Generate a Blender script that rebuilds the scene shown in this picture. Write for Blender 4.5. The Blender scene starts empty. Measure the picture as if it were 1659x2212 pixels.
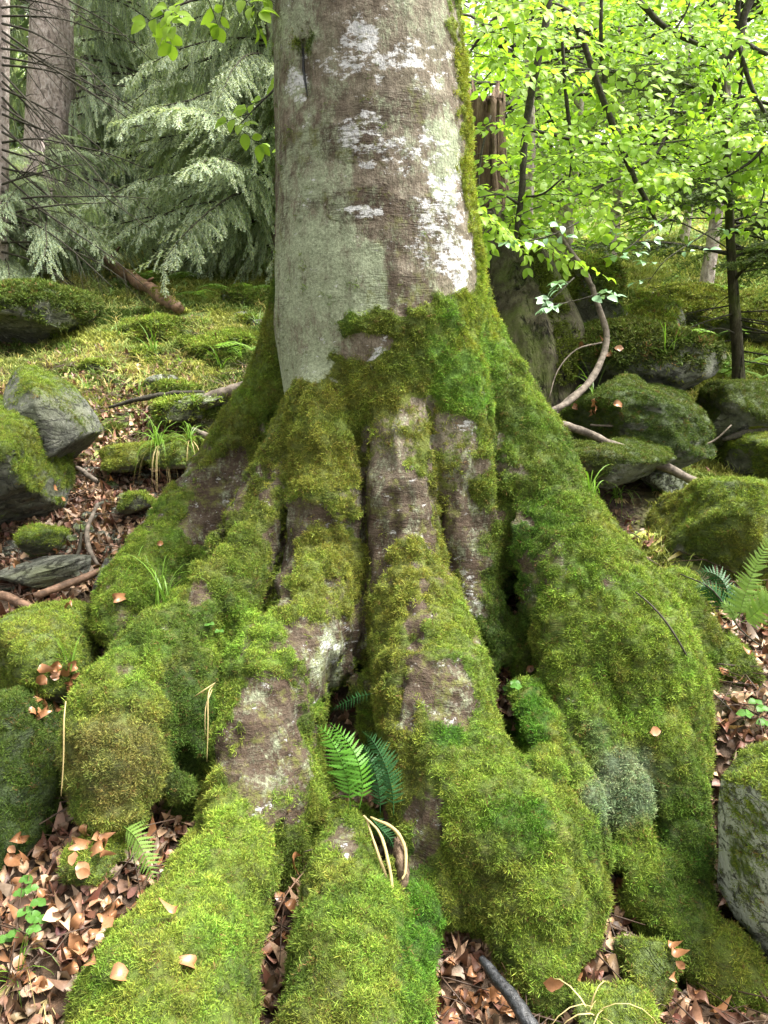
import bpy, bmesh, math, random
import numpy as np
from mathutils import Vector, Matrix, Euler
from mathutils.bvhtree import BVHTree

random.seed(11); RNG = np.random.default_rng(11)
scene = bpy.context.scene
R = math.radians

# ------------------------------------------------------------------ camera
CAM = np.array([0.0, 0.0, 1.55]); PITCH = R(-12); F = 1671.0; PW, PH = 1659.0, 2212.0
cam_data = bpy.data.cameras.new('camera'); cam = bpy.data.objects.new('camera', cam_data)
scene.collection.objects.link(cam); scene.camera = cam
cam.location = CAM; cam.rotation_euler = (R(90) + PITCH, 0, 0)
cam_data.sensor_fit = 'VERTICAL'; cam_data.sensor_height = 24
cam_data.lens = 24 * F / PH; cam_data.clip_start = 0.05; cam_data.clip_end = 600

# ------------------------------------------------------------------ light
SUN_EL, SUN_AZ = 64, 88          # azimuth measured from +Y towards +X
world = bpy.data.worlds.new('World'); scene.world = world; world.use_nodes = True
wn = world.node_tree.nodes; wl = world.node_tree.links
sky = wn.new('ShaderNodeTexSky'); sky.sky_type = 'NISHITA'; sky.sun_disc = False
sky.sun_elevation = R(SUN_EL); sky.sun_rotation = R(SUN_AZ); sky.air_density = 1.0; sky.dust_density = 4.0; sky.ozone_density = 0.6
bg = wn['Background']; bg.inputs['Strength'].default_value = 0.15
bw = wn.new('ShaderNodeRGBToBW'); grey = wn.new('ShaderNodeMix'); grey.data_type = 'RGBA'; grey.inputs[0].default_value = .95    # overcast: most of the blue is gone
warm = wn.new('ShaderNodeMix'); warm.data_type = 'RGBA'; warm.blend_type = 'MULTIPLY'; warm.inputs[0].default_value = 1; warm.inputs[7].default_value = (1.0, .98, .90, 1)
wl.new(sky.outputs['Color'], bw.inputs[0]); wl.new(sky.outputs['Color'], grey.inputs[6]); wl.new(bw.outputs[0], grey.inputs[7]); wl.new(grey.outputs[2], warm.inputs[6]); wl.new(warm.outputs[2], bg.inputs['Color'])
sun_data = bpy.data.lights.new('sun', 'SUN'); sun_data.energy = 2.7; sun_data.angle = R(24); sun_data.color = (1, .96, .88)
sun = bpy.data.objects.new('sun', sun_data); scene.collection.objects.link(sun)
sd = Vector((math.sin(R(SUN_AZ)) * math.cos(R(SUN_EL)), math.cos(R(SUN_AZ)) * math.cos(R(SUN_EL)), math.sin(R(SUN_EL))))
sun.rotation_euler = sd.to_track_quat('Z', 'Y').to_euler()
scene.view_settings.view_transform = 'Standard'; scene.view_settings.look = 'None'
scene.view_settings.exposure = 2.3; scene.view_settings.gamma = 1; scene.view_settings.use_curve_mapping = False
scene.cycles.max_bounces = 7; scene.cycles.diffuse_bounces = 4; scene.cycles.transmission_bounces = 4
scene.cycles.transparent_max_bounces = 6; scene.cycles.caustics_reflective = False; scene.cycles.caustics_refractive = False

# ------------------------------------------------------------------ geometry maths
RIGHT = np.array([1., 0, 0]); FWD = np.array([0, math.cos(PITCH), math.sin(PITCH)]); UP = np.array([0, -math.sin(PITCH), math.cos(PITCH)])
def ray(px, py):
    return FWD + RIGHT * ((px - PW / 2) / F) - UP * ((py - PH / 2) / F)
def P(px, py, Y):                       # point of the photo's line of sight at ground distance Y
    d = ray(px, py); return CAM + d * (Y / d[1])
def rad(rpx, px, py, Y):                # a width in photo pixels as metres at that distance
    return rpx * (Y / ray(px, py)[1]) / F
def project(p):
    q = p - CAM; z = q @ FWD
    return PW / 2 + F * (q @ RIGHT) / z, PH / 2 - F * (q @ UP) / z, z

np.seterr(over='ignore')
def _hash(ix, iy, iz, seed):
    h = (ix.astype(np.uint64) * np.uint64(73856093)) ^ (iy.astype(np.uint64) * np.uint64(19349663)) ^ (iz.astype(np.uint64) * np.uint64(83492791)) ^ np.uint64(seed * 2654435 + 977)
    h = (h ^ (h >> np.uint64(13))) * np.uint64(1274126177); h ^= h >> np.uint64(16); h = h * np.uint64(2246822519); h ^= h >> np.uint64(15)
    return (h & np.uint64(0xffffff)).astype(np.float64) / 0xffffff
def noise3(p, seed=0):                  # value noise, -1..1
    p = np.asarray(p, float) + 1000.0
    i = np.floor(p).astype(np.int64); f = p - i; f = f * f * f * (f * (f * 6 - 15) + 10)
    r = 0
    for dx in (0, 1):
        wx = f[..., 0] if dx else 1 - f[..., 0]
        for dy in (0, 1):
            wy = f[..., 1] if dy else 1 - f[..., 1]
            for dz in (0, 1):
                wz = f[..., 2] if dz else 1 - f[..., 2]
                r = r + wx * wy * wz * _hash(i[..., 0] + dx, i[..., 1] + dy, i[..., 2] + dz, seed)
    return r * 2 - 1
def fbm(p, scale, oct=4, seed=0, gain=.5):
    p = np.asarray(p, float) * scale; a = 1; s = 0; t = 0
    for o in range(oct):
        s = s + a * noise3(p * (2.03 ** o) + o * 17.3, seed + o); t += a; a *= gain
    return s / t
def smooth(a, b, x):
    t = np.clip((x - a) / (b - a), 0, 1); return t * t * (3 - 2 * t)

# ground height: a slope that climbs away from the camera
HUMPS = []
def G(x, y):
    x = np.asarray(x, float); y = np.asarray(y, float)
    z = .30 * (y - 1.5)
    z = np.where(y > 9, .30 * 7.5 + (y - 9) * .27, z)
    z = np.where(y > 40, .30 * 7.5 + 31 * .27 + (y - 40) * .10, z)
    z = z - .10 * smooth(.9, 2.2, x) * smooth(2.8, 4, y) * (1 - smooth(5, 9, y))
    z = z - .27 * (1 - smooth(2.0, 3.3, y))
    p = np.stack([x, y, np.zeros_like(x)], -1)
    near = 1 - smooth(10, 30, y)
    z = z + fbm(p, .5, 3, 5) * .16 * (1 + (1 - near) * 5) + fbm(p, 2.3, 3, 9) * .05 + fbm(p, 9, 2, 31) * .012
    for hx, hy, hr, hh in HUMPS:
        z = z + hh * np.exp(-((x - hx) ** 2 + (y - hy) ** 2) / hr ** 2)
    return z
def on_ground(px, py):
    d = ray(px, py); lo = .5
    for s in np.arange(.6, 90, .04):
        q = CAM + d * s
        if q[2] < G(q[0], q[1]): break
    return q
# dips and humps around the roots
def hump(px, py, Y, r, h):
    q = P(px, py, Y); HUMPS.append((q[0], q[1], r, h))
hump(1555, 1800, 2.12, .24, -.42)
hump(200, 1900, 1.95, .30, .17)
hump(1620, 1600, 2.4, .3, .12)
hump(742, 1620, 2.62, .20, -.30)
hump(1120, 1560, 2.5, .12, -.12)
hump(1400, 850, 5.0, .9, -.12)

# ------------------------------------------------------------------ object helpers
def link(o, parent=None):
    scene.collection.objects.link(o)
    if parent is not None: o.parent = parent
    return o
def tag(o, label=None, cat=None, group=None, kind=None):
    for k, v in (('label', label), ('category', cat), ('group', group), ('kind', kind)):
        if v: o[k] = v
    return o
def empty(name, loc, label=None, cat=None, group=None):
    o = bpy.data.objects.new(name, None); o.empty_display_size = .05; link(o)
    o.location = tuple(float(v) for v in loc)
    return tag(o, label, cat, group)
def set_normals_smooth(me):
    me.polygons.foreach_set('use_smooth', np.ones(len(me.polygons), bool))
def mesh_np(name, v, faces, mat=None, smooth_=True, attrs=None):
    """faces: (n,k) int array; attrs: name -> per-vertex float or (n,3) colour"""
    v = np.asarray(v, np.float32); faces = np.asarray(faces, np.int32)
    me = bpy.data.meshes.new(name); me.vertices.add(len(v)); me.vertices.foreach_set('co', v.ravel())
    n, k = faces.shape
    me.loops.add(n * k); me.loops.foreach_set('vertex_index', faces.ravel())
    me.polygons.add(n); me.polygons.foreach_set('loop_start', np.arange(n, dtype=np.int32) * k)
    for an, av in (attrs or {}).items(): set_attr(me, an, av)
    me.update(calc_edges=True); me.validate()
    if smooth_: set_normals_smooth(me)
    if mat: me.materials.append(mat)
    return me
def set_attr(me, an, av):
    av = np.asarray(av, np.float32)
    if av.ndim == 1:
        a = me.attributes.new(an, 'FLOAT', 'POINT'); a.data.foreach_set('value', av)
    else:
        a = me.attributes.new(an, 'FLOAT_VECTOR', 'POINT'); a.data.foreach_set('vector', av.ravel())
def add(name, me, parent=None, world_coords=True):
    """link a mesh given in world coordinates under its thing (the thing's own place is taken off)"""
    o = bpy.data.objects.new(name, me); link(o, parent)
    if parent is not None and world_coords:
        off = Vector((0, 0, 0)); q = parent
        while q is not None: off += q.location; q = q.parent
        o.location = -off
    return o
class MB:                                # collects vertices and faces
    def __init__(s): s.v = []; s.f = []; s.n = 0; s.c = []
    def addm(s, v, f, c=None):
        v = np.asarray(v, float); s.v.append(v); s.f += [tuple(int(i) + s.n for i in q) for q in f]; s.n += len(v)
        s.c.append(np.full(len(v), 0.5 if c is None else c))
    def tube(s, pts, rs, k=6, cap=True, noise=0):
        pts = np.asarray(pts, float); m = len(pts)
        if np.isscalar(rs): rs = [rs] * m
        t = np.gradient(pts, axis=0); t /= np.linalg.norm(t, axis=1)[:, None] + 1e-9
        ref = np.array([0, 0, 1.]) if abs(t[0][2]) < .9 else np.array([1., 0, 0])
        a = np.cross(t[0], ref); a /= np.linalg.norm(a)
        V = []
        for i in range(m):
            a = a - t[i] * (a @ t[i]); a /= np.linalg.norm(a) + 1e-9; b = np.cross(t[i], a)
            for j in range(k):
                th = 2 * math.pi * j / k
                r = rs[i] * (1 + (random.uniform(-noise, noise) if noise else 0))
                V.append(pts[i] + r * (a * math.cos(th) + b * math.sin(th)))
        Fc = [(i * k + j, i * k + (j + 1) % k, (i + 1) * k + (j + 1) % k, (i + 1) * k + j) for i in range(m - 1) for j in range(k)]
        if cap:
            V.append(pts[0]); V.append(pts[-1]); c0 = m * k; c1 = c0 + 1
            Fc += [(c0, (j + 1) % k, j) for j in range(k)] + [(c1, (m - 1) * k + j, (m - 1) * k + (j + 1) % k) for j in range(k)]
        s.addm(V, Fc)
    def mesh(s, name, mat, smooth_=True):
        v = np.concatenate(s.v); me = bpy.data.meshes.new(name); me.from_pydata(v.tolist(), [], s.f)
        if smooth_: set_normals_smooth(me)
        if mat: me.materials.append(mat)
        return me
def curve_pts(pts, sub=4):               # Catmull-Rom through rows of any width
    p = np.asarray(pts, float); q = np.vstack([2 * p[0] - p[1], p, 2 * p[-1] - p[-2]]); out = []
    for i in range(1, len(q) - 2):
        for j in range(sub):
            t = j / sub
            out.append(.5 * ((2 * q[i]) + (-q[i - 1] + q[i + 1]) * t + (2 * q[i - 1] - 5 * q[i] + 4 * q[i + 1] - q[i + 2]) * t * t + (-q[i - 1] + 3 * q[i] - 3 * q[i + 1] + q[i + 2]) * t ** 3))
    out.append(p[-1]); return np.array(out)
def trace(rows, sub=4):                  # rows (px, py, width px, Y) -> world points and radii
    c = curve_pts(rows, sub)
    return np.array([P(a, b, y) for a, b, w, y in c]), np.array([max(rad(w, a, b, y), .0008) for a, b, w, y in c])

# ------------------------------------------------------------------ signed-distance modelling and surface nets
class Field:
    def __init__(s, lo, hi, h):
        s.lo = np.array(lo, float); s.h = h; s.n = np.ceil((np.array(hi) - s.lo) / h).astype(int) + 1
        s.D = np.full(s.n, 1.0, np.float32); s.g = np.zeros(s.n, np.int8)
    def box(s, c0, c1):
        a = np.clip(np.floor((c0 - s.lo) / s.h).astype(int), 0, s.n); b = np.clip(np.ceil((c1 - s.lo) / s.h).astype(int) + 1, 0, s.n)
        return a, b
    def chain(s, pts, rs, gid, k=.04, carve=False):
        """one swept root: its own field first (hard union of tapered capsules), then blended into the whole"""
        m = .06 + k
        lo = (pts - rs[:, None]).min(0) - m; hi = (pts + rs[:, None]).max(0) + m
        A, B = s.box(lo, hi)
        if (B - A).min() <= 0: return
        L = np.full(B - A, 1.0, np.float32)
        for i in range(len(pts) - 1):
            a, b, ra, rb = pts[i], pts[i + 1], rs[i], rs[i + 1]; rm = max(ra, rb) + m
            a0, b0 = s.box(np.minimum(a, b) - rm, np.maximum(a, b) + rm); a0 = np.clip(a0, A, B); b0 = np.clip(b0, A, B)
            if (b0 - a0).min() <= 0: continue
            gx, gy, gz = [(s.lo[q] + s.h * np.arange(a0[q], b0[q])).astype(np.float32) for q in range(3)]
            X = gx[:, None, None] - a[0]; Y = gy[None, :, None] - a[1]; Z = gz[None, None, :] - a[2]
            ba = b - a; l2 = ba @ ba + 1e-9
            h = np.clip((X * ba[0] + Y * ba[1] + Z * ba[2]) / l2, 0, 1)
            d = np.sqrt((X - h * ba[0]) ** 2 + (Y - h * ba[1]) ** 2 + (Z - h * ba[2]) ** 2) - (ra + (rb - ra) * h)
            sl = tuple(slice(a0[q] - A[q], b0[q] - A[q]) for q in range(3))
            L[sl] = np.minimum(L[sl], d)
        sl = tuple(slice(A[q], B[q]) for q in range(3)); D = s.D[sl]
        if carve:
            h = np.maximum(k - np.abs(-L - D), 0) / k; s.D[sl] = np.maximum(D, -L) + h * h * k * .25; return
        s.g[sl] = np.where(L < D, gid, s.g[sl])
        h = np.maximum(k - np.abs(L - D), 0) / k; s.D[sl] = np.minimum(L, D) - h * h * k * .25
    def at(s, p):
        i = np.round((p - s.lo) / s.h).astype(int)
        return 1.0 if (i < 0).any() or (i >= s.n).any() else s.D[i[0], i[1], i[2]]
    def groove(s, rows, sink=.55):       # a crevice that follows the surface
        c = curve_pts(rows, 3); pts = []; rs = []; sink = sink if sink < 9 else .55
        for px, py, r in c:
            d = ray(px, py)
            for t in np.arange(1.2, 4.2, .008):
                if s.at(CAM + d * t) < 0: break
            else: continue
            rr = (r * 1.25 + 1) * t / F; pts.append(CAM + d * (t + rr * sink)); rs.append(rr)
        if len(pts) > 1: s.chain(np.array(pts), np.array(rs), 0, .012, carve=True)
    def surface(s):
        D = s.D; S = D < 0
        c = np.zeros(s.n - 1, np.int8)
        for dx in (0, 1):
            for dy in (0, 1):
                for dz in (0, 1):
                    c += S[dx:dx + s.n[0] - 1, dy:dy + s.n[1] - 1, dz:dz + s.n[2] - 1]
        act = np.argwhere((c > 0) & (c < 8)); idx = np.full(s.n - 1, -1, np.int32)
        idx[act[:, 0], act[:, 1], act[:, 2]] = np.arange(len(act))
        cor = [(dx, dy, dz) for dx in (0, 1) for dy in (0, 1) for dz in (0, 1)]
        val = np.stack([D[act[:, 0] + a, act[:, 1] + b, act[:, 2] + e] for a, b, e in cor], 1)
        acc = np.zeros((len(act), 3)); cnt = np.zeros(len(act))
        for i in range(8):
            for j in range(i + 1, 8):
                if sum(abs(cor[i][q] - cor[j][q]) for q in range(3)) != 1: continue
                va, vb = val[:, i], val[:, j]; m = (va < 0) != (vb < 0)
                t = np.where(m, va / np.where(m, va - vb, 1), 0)[:, None]
                p = np.array(cor[i]) * (1 - t) + np.array(cor[j]) * t
                acc += p * m[:, None]; cnt += m
        V = s.lo + (act + acc / cnt[:, None]) * s.h
        Q = []
        for ax in range(3):
            sa = [slice(0, s.n[q] - (1 if q == ax else 0)) for q in range(3)]; sb = list(sa); sb[ax] = slice(1, s.n[ax])
            A = S[tuple(sa)]; B = S[tuple(sb)]; e = np.argwhere(A != B)
            u, w = (ax + 1) % 3, (ax + 2) % 3
            e = e[(e[:, u] > 0) & (e[:, w] > 0) & (e[:, u] < s.n[u] - 1) & (e[:, w] < s.n[w] - 1)]
            def cell(du, dw):
                q = e.copy(); q[:, u] -= du; q[:, w] -= dw; return idx[q[:, 0], q[:, 1], q[:, 2]]
            quad = np.stack([cell(1, 1), cell(0, 1), cell(0, 0), cell(1, 0)], 1)
            flip = ~A[e[:, 0], e[:, 1], e[:, 2]]
            quad[flip] = quad[flip][:, ::-1]; Q.append(quad)
        Q = np.concatenate(Q); Q = Q[(Q >= 0).all(1)]
        gid = s.g[act[:, 0], act[:, 1], act[:, 2]]
        return V, Q, gid
def vnormals(v, f):
    n = np.zeros_like(v); a = v[f[:, 2]] - v[f[:, 0]]; b = v[f[:, -1]] - v[f[:, 1]]
    if f.shape[1] == 3: a = v[f[:, 1]] - v[f[:, 0]]; b = v[f[:, 2]] - v[f[:, 0]]
    c = np.cross(a, b)
    for k in range(f.shape[1]): np.add.at(n, f[:, k], c)
    return n / (np.linalg.norm(n, axis=1)[:, None] + 1e-12)
def relax(v, f, it=2, w=.5):
    for _ in range(it):
        s = np.zeros_like(v); c = np.zeros(len(v))
        for a, b in ((0, 1), (1, 2), (2, 3), (3, 0)):
            np.add.at(s, f[:, a], v[f[:, b]]); np.add.at(s, f[:, b], v[f[:, a]]); np.add.at(c, f[:, a], 1); np.add.at(c, f[:, b], 1)
        v = v * (1 - w) + w * s / np.maximum(c, 1)[:, None]
    return v
# ------------------------------------------------------------------ the beech: trunk and roots as one blended body
TREE_H = 0.0125
fld = Field((-1.35, 1.05, -.45), (1.65, 4.25, 3.45), TREE_H)
TRUNK = 0
ROOTS = [   # (rows (px, py, radius px, Y), root id)
    # back-left buttress
    ([(640, 560, 36, 3.62), (622, 720, 50, 3.62), (585, 840, 58, 3.62), (540, 930, 64, 3.6), (487, 1010, 66, 3.55), (430, 1090, 68, 3.45), (385, 1170, 74, 3.3), (330, 1225, 72, 3.15), (290, 1290, 70, 3.0), (262, 1350, 60, 2.9)], 1, .05),
    ([(640, 900, 60, 3.6), (590, 1020, 80, 3.58), (530, 1110, 90, 3.5), (470, 1190, 90, 3.4), (400, 1270, 90, 3.25)], 1, .05),
    # left root
    ([(650, 880, 34, 3.2), (622, 960, 48, 3.15), (590, 1040, 56, 3.08), (560, 1120, 64, 3.0), (525, 1205, 74, 2.9), (470, 1300, 84, 2.76), (395, 1378, 84, 2.6), (310, 1455, 90, 2.42), (262, 1545, 100, 2.28), (258, 1640, 100, 2.18), (255, 1720, 70, 2.12)], 2, .045),
    ([(450, 1400, 60, 2.62), (410, 1490, 74, 2.46), (395, 1590, 66, 2.34), (385, 1680, 50, 2.24)], 2, .03),
    # front left leg
    ([(725, 690, 50, 3.30), (715, 800, 70, 3.19), (708, 900, 76, 3.12), (706, 1000, 80, 3.04), (702, 1090, 84, 2.98), (700, 1180, 80, 2.94), (690, 1270, 92, 2.86), (655, 1350, 100, 2.74), (600, 1430, 112, 2.6), (572, 1540, 104, 2.44), (572, 1640, 98, 2.33), (552, 1730, 100, 2.22), (512, 1830, 98, 2.08), (470, 1940, 116, 1.93), (420, 2050, 138, 1.77), (370, 2170, 180, 1.62), (330, 2330, 210, 1.48)], 3, .035),
    ([(730, 1290, 62, 2.92), (718, 1375, 62, 2.86), (680, 1440, 48, 2.76), (640, 1530, 44, 2.56)], 3, .03),
    ([(560, 1620, 100, 2.34), (618, 1740, 76, 2.25), (645, 1820, 56, 2.18), (640, 1890, 46, 2.12)], 3, .03),
    # front right leg
    ([(850, 690, 54, 3.28), (855, 800, 72, 3.17), (860, 900, 76, 3.1), (862, 1000, 76, 3.02), (862, 1090, 78, 2.96), (868, 1180, 80, 2.92), (885, 1280, 92, 2.82), (912, 1380, 108, 2.68), (935, 1480, 122, 2.52), (950, 1590, 126, 2.4), (990, 1700, 140, 2.26), (1060, 1800, 150, 2.14), (1130, 1890, 140, 2.05), (1180, 1960, 110, 2.0)], 4, .03),
    ([(905, 1620, 90, 2.34), (900, 1720, 66, 2.22), (915, 1800, 58, 2.12), (945, 1880, 58, 2.06), (960, 1950, 50, 1.98)], 4, .03),
    ([(1080, 1840, 110, 2.06), (1110, 1950, 88, 1.97), (1145, 2040, 66, 1.88), (1175, 2120, 44, 1.82)], 4, .03),
    ([(985, 1860, 70, 2.07), (1010, 1930, 60, 2.02), (1020, 1985, 34, 1.98)], 4, .03),
    # bright narrow root
    ([(1148, 1520, 48, 2.56), (1160, 1590, 64, 2.43), (1185, 1670, 72, 2.31), (1215, 1760, 84, 2.19), (1235, 1850, 80, 2.09), (1245, 1930, 66, 2.01), (1235, 1990, 50, 1.96)], 5, .03),
    # right buttress
    ([(985, 560, 44, 3.55), (1000, 680, 60, 3.48), (1028, 790, 84, 3.42), (1070, 890, 96, 3.36), (1112, 980, 106, 3.28), (1142, 1070, 110, 3.18), (1185, 1160, 124, 3.05), (1250, 1260, 138, 2.9), (1320, 1350, 140, 2.76), (1368, 1450, 140, 2.64), (1398, 1560, 122, 2.52), (1428, 1660, 92, 2.4), (1452, 1760, 74, 2.3), (1455, 1880, 72, 2.2), (1440, 1980, 70, 2.1)], 6, .05),
    ([(1200, 1200, 100, 2.95), (1235, 1320, 96, 2.78), (1262, 1450, 88, 2.62), (1290, 1580, 84, 2.46), (1320, 1690, 74, 2.34), (1350, 1790, 66, 2.24), (1385, 1880, 66, 2.14), (1440, 1970, 66, 2.05), (1520, 2050, 68, 1.97), (1600, 2120, 60, 1.9)], 7, .025),
    ([(1450, 1290, 60, 3.0), (1490, 1400, 60, 2.85), (1500, 1500, 50, 2.7)], 6, .03),
    # bark panel between the right leg and the buttress
    ([(950, 700, 70, 3.3), (965, 820, 80, 3.2), (985, 930, 76, 3.14), (1000, 1040, 70, 3.08), (1012, 1140, 66, 3.02), (1020, 1230, 62, 2.98), (1030, 1330, 58, 2.9), (1045, 1420, 56, 2.8)], 8, .03),
    ([(1105, 1370, 60, 2.95), (1120, 1450, 50, 2.85)], 8, .03),
    # centre mound
    ([(752, 1800, 36, 2.1), (748, 1870, 66, 2.0), (748, 1960, 100, 1.88), (758, 2060, 128, 1.76), (765, 2180, 142, 1.63), (765, 2320, 150, 1.5)], 9, .03),
    ([(868, 1870, 34, 2.05), (893, 1950, 44, 1.95), (892, 2040, 50, 1.85), (880, 2130, 60, 1.74)], 9, .03),
]
# trunk column: (px centre, py, radius px, Y)
tp, tr = trace([(778, -420, 190, 3.42), (784, -100, 196, 3.42), (787, 0, 198, 3.42), (797, 150, 203, 3.42), (803, 300, 207, 3.42), (810, 450, 212, 3.42), (816, 600, 222, 3.43), (822, 720, 226, 3.44), (838, 830, 222, 3.45), (850, 950, 205, 3.47), (860, 1100, 200, 3.47), (870, 1250, 210, 3.45), (880, 1400, 230, 3.4), (900, 1600, 240, 3.2)], 5)
fld.chain(tp, tr, TRUNK, .05)
tp2, tr2 = trace([(985, 1500, 200, 3.15), (1100, 1650, 200, 2.9), (1200, 1800, 180, 2.7)], 4)
fld.chain(tp2, tr2, 8, .05)
for rows in [[(830, 1080, 240, 3.62), (840, 1250, 300, 3.55), (850, 1420, 340, 3.35)], [(760, 1600, 90, 3.15), (770, 1700, 90, 2.72), (765, 1790, 84, 2.40), (755, 1860, 70, 2.2)],
             [(400, 1500, 110, 2.75), (390, 1620, 100, 2.55), (400, 1720, 90, 2.38)], [(600, 1500, 100, 2.75), (620, 1700, 100, 2.5)], [(1380, 1650, 120, 2.62), (1400, 1800, 110, 2.45), (1440, 1960, 90, 2.3)]]:
    p_, r_ = trace(rows, 4); fld.chain(p_, r_, 0, .04)
for rows, gid, k in ROOTS:
    p_, r_ = trace(rows, 4); fld.chain(p_, r_, gid, k)
# the cleft between the legs, the hollow under it, and other dark gaps
for rows in [[(772, 950, 9, 2.93), (776, 1050, 13, 2.93)], [(786, 1075, 7, 2.88), (790, 1200, 8, 2.87), (792, 1330, 9, 2.84), (790, 1440, 16, 2.8)],
             [(765, 1450, 16, 2.84), (752, 1490, 40, 2.95), (740, 1540, 62, 2.95), (742, 1580, 64, 2.8), (745, 1620, 60, 2.62), (755, 1690, 56, 2.42)], [(740, 1480, 36, 2.8), (735, 1530, 50, 2.68), (740, 1600, 50, 2.55)],
             [(1112, 1240, 26, 3.02), (1118, 1300, 34, 2.98)],
             [(1090, 1480, 42, 2.72), (1096, 1540, 34, 2.6), (1110, 1600, 20, 2.42)],
             [(420, 1640, 26, 2.2), (425, 1670, 22, 2.2)],
             [(1408, 1730, 10, 2.17), (1418, 1800, 14, 2.15), (1422, 1830, 8, 2.13)],
             [(655, 120, 3.2, 3.06), (657, 150, 4.5, 3.055), (662, 200, 2.5, 3.05)]]:
    p_, r_ = trace(rows, 3); fld.chain(p_, r_, 0, .02, carve=True)
for rows in [[(1088, 1440, 24), (1100, 1540, 24), (1135, 1640, 14)], [(1212, 1570, 9), (1238, 1690, 13), (1290, 1790, 16), (1322, 1880, 20), (1345, 1950, 30)], [(1404, 1720, 10), (1416, 1790, 18), (1424, 1840, 12)],
             [(985, 2020, 26), (1035, 2065, 34), (1078, 2105, 18)], [(962, 1750, 8), (972, 1830, 14), (990, 1900, 9)], [(604, 1790, 12), (590, 1880, 18), (584, 1990, 20), (604, 2150, 18)],
             [(472, 1400, 9), (462, 1560, 13), (455, 1700, 18), (436, 1790, 22)], [(590, 985, 10), (560, 1050, 14), (515, 1125, 20), (446, 1215, 20), (370, 1300, 14)], [(618, 1110, 12), (596, 1220, 22), (566, 1330, 16)],
             [(1100, 1080, 10), (1098, 1180, 18), (1112, 1270, 34), (1120, 1330, 20)], [(1045, 880, 8), (1058, 980, 12), (1082, 1080, 12)], [(930, 880, 6), (936, 1010, 7), (942, 1160, 8), (1000, 1310, 10), (1060, 1420, 12)],
             [(400, 1640, 24), (430, 1665, 26)], [(1312, 1440, 7), (1330, 1520, 9), (1345, 1600, 6)], [(655, 92, 6), (656, 150, 9), (663, 205, 6)], [(770, 940, 8), (773, 1000, 14), (776, 1060, 15)], [(787, 1080, 9), (792, 1200, 10), (793, 1330, 12), (792, 1440, 20)],
             [(1520, 1700, 10), (1528, 1800, 14)], [(880, 1440, 5), (860, 1560, 5)], [(640, 1920, 10), (655, 1850, 12), (690, 1790, 12)], [(545, 900, 7), (570, 960, 9), (590, 890, 8)]]:
    fld.groove(rows)
for rows in [[(768, 1445, 14), (752, 1480, 40), (735, 1525, 56), (738, 1590, 54), (750, 1660, 36)], [(560, 1340, 14), (585, 1250, 22), (606, 1170, 18)], [(1112, 1240, 24), (1118, 1320, 30)], [(430, 1655, 24), (446, 1700, 20)], [(1418, 1770, 14), (1426, 1820, 12)], [(1010, 2050, 30), (1060, 2095, 24)], [(1098, 1500, 22), (1110, 1580, 18)], [(500, 1150, 14), (440, 1235, 14), (380, 1300, 12)]]:
    fld.groove(rows, 1.1)
TV, TF, TG = fld.surface(); del fld
TV = relax(TV, TF, 1)
TN = vnormals(TV, TF)
# lumps and folds of the living surface
sx, sy, sz = project(TV)
rootish = smooth(700, 1000, sy)
TV = TV + TN * ((fbm(TV, 4.2, 3, 3) * .024 + (.5 - np.abs(fbm(TV * [1, 1, .3], 11, 3, 7))) * .046 - .016 + (.5 - np.abs(fbm(TV * [1, 1, .5], 5.5, 2, 17))) * .03 - .010) * (.25 + .75 * rootish))[:, None]
TN = vnormals(TV, TF)

def poly_sd(px, py, poly):               # signed distance (positive inside) to a polygon
    q = np.array(poly, float); n = len(q); d = np.full(len(px), 1e9); ins = np.zeros(len(px), bool)
    for i in range(n):
        a, b = q[i], q[(i + 1) % n]; e = b - a; wx, wy = px - a[0], py - a[1]
        h = np.clip((wx * e[0] + wy * e[1]) / (e @ e + 1e-9), 0, 1)
        d = np.minimum(d, np.hypot(wx - h * e[0], wy - h * e[1]))
        c = (a[1] > py) != (b[1] > py)
        ins ^= c & (px < (b[0] - a[0]) * (py - a[1]) / (b[1] - a[1] + 1e-12) + a[0])
    return np.where(ins, d, -d)
wob = fbm(TV, 9, 4, 21) * 26 + fbm(TV, 40, 2, 23) * 9          # ragged patch borders, in px of the traced outlines
def patch(poly, soft=8, amt=1.0, w=1.0):
    m = smooth(-soft, soft, poly_sd(sx, sy, poly) + wob * w)
    return m * amt
def ell(cx, cy, rx, ry, soft=.5, w=1.8):
    r = 1 - np.hypot((sx - cx) / rx, (sy - cy) / ry)
    return smooth(-soft * .5, soft * .5, r + w * wob / max(min(rx, ry), 14) * .8)
view = CAM - TV; view /= np.linalg.norm(view, axis=1)[:, None]
front = smooth(-.25, 0.0, (TN * view).sum(1))
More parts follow.
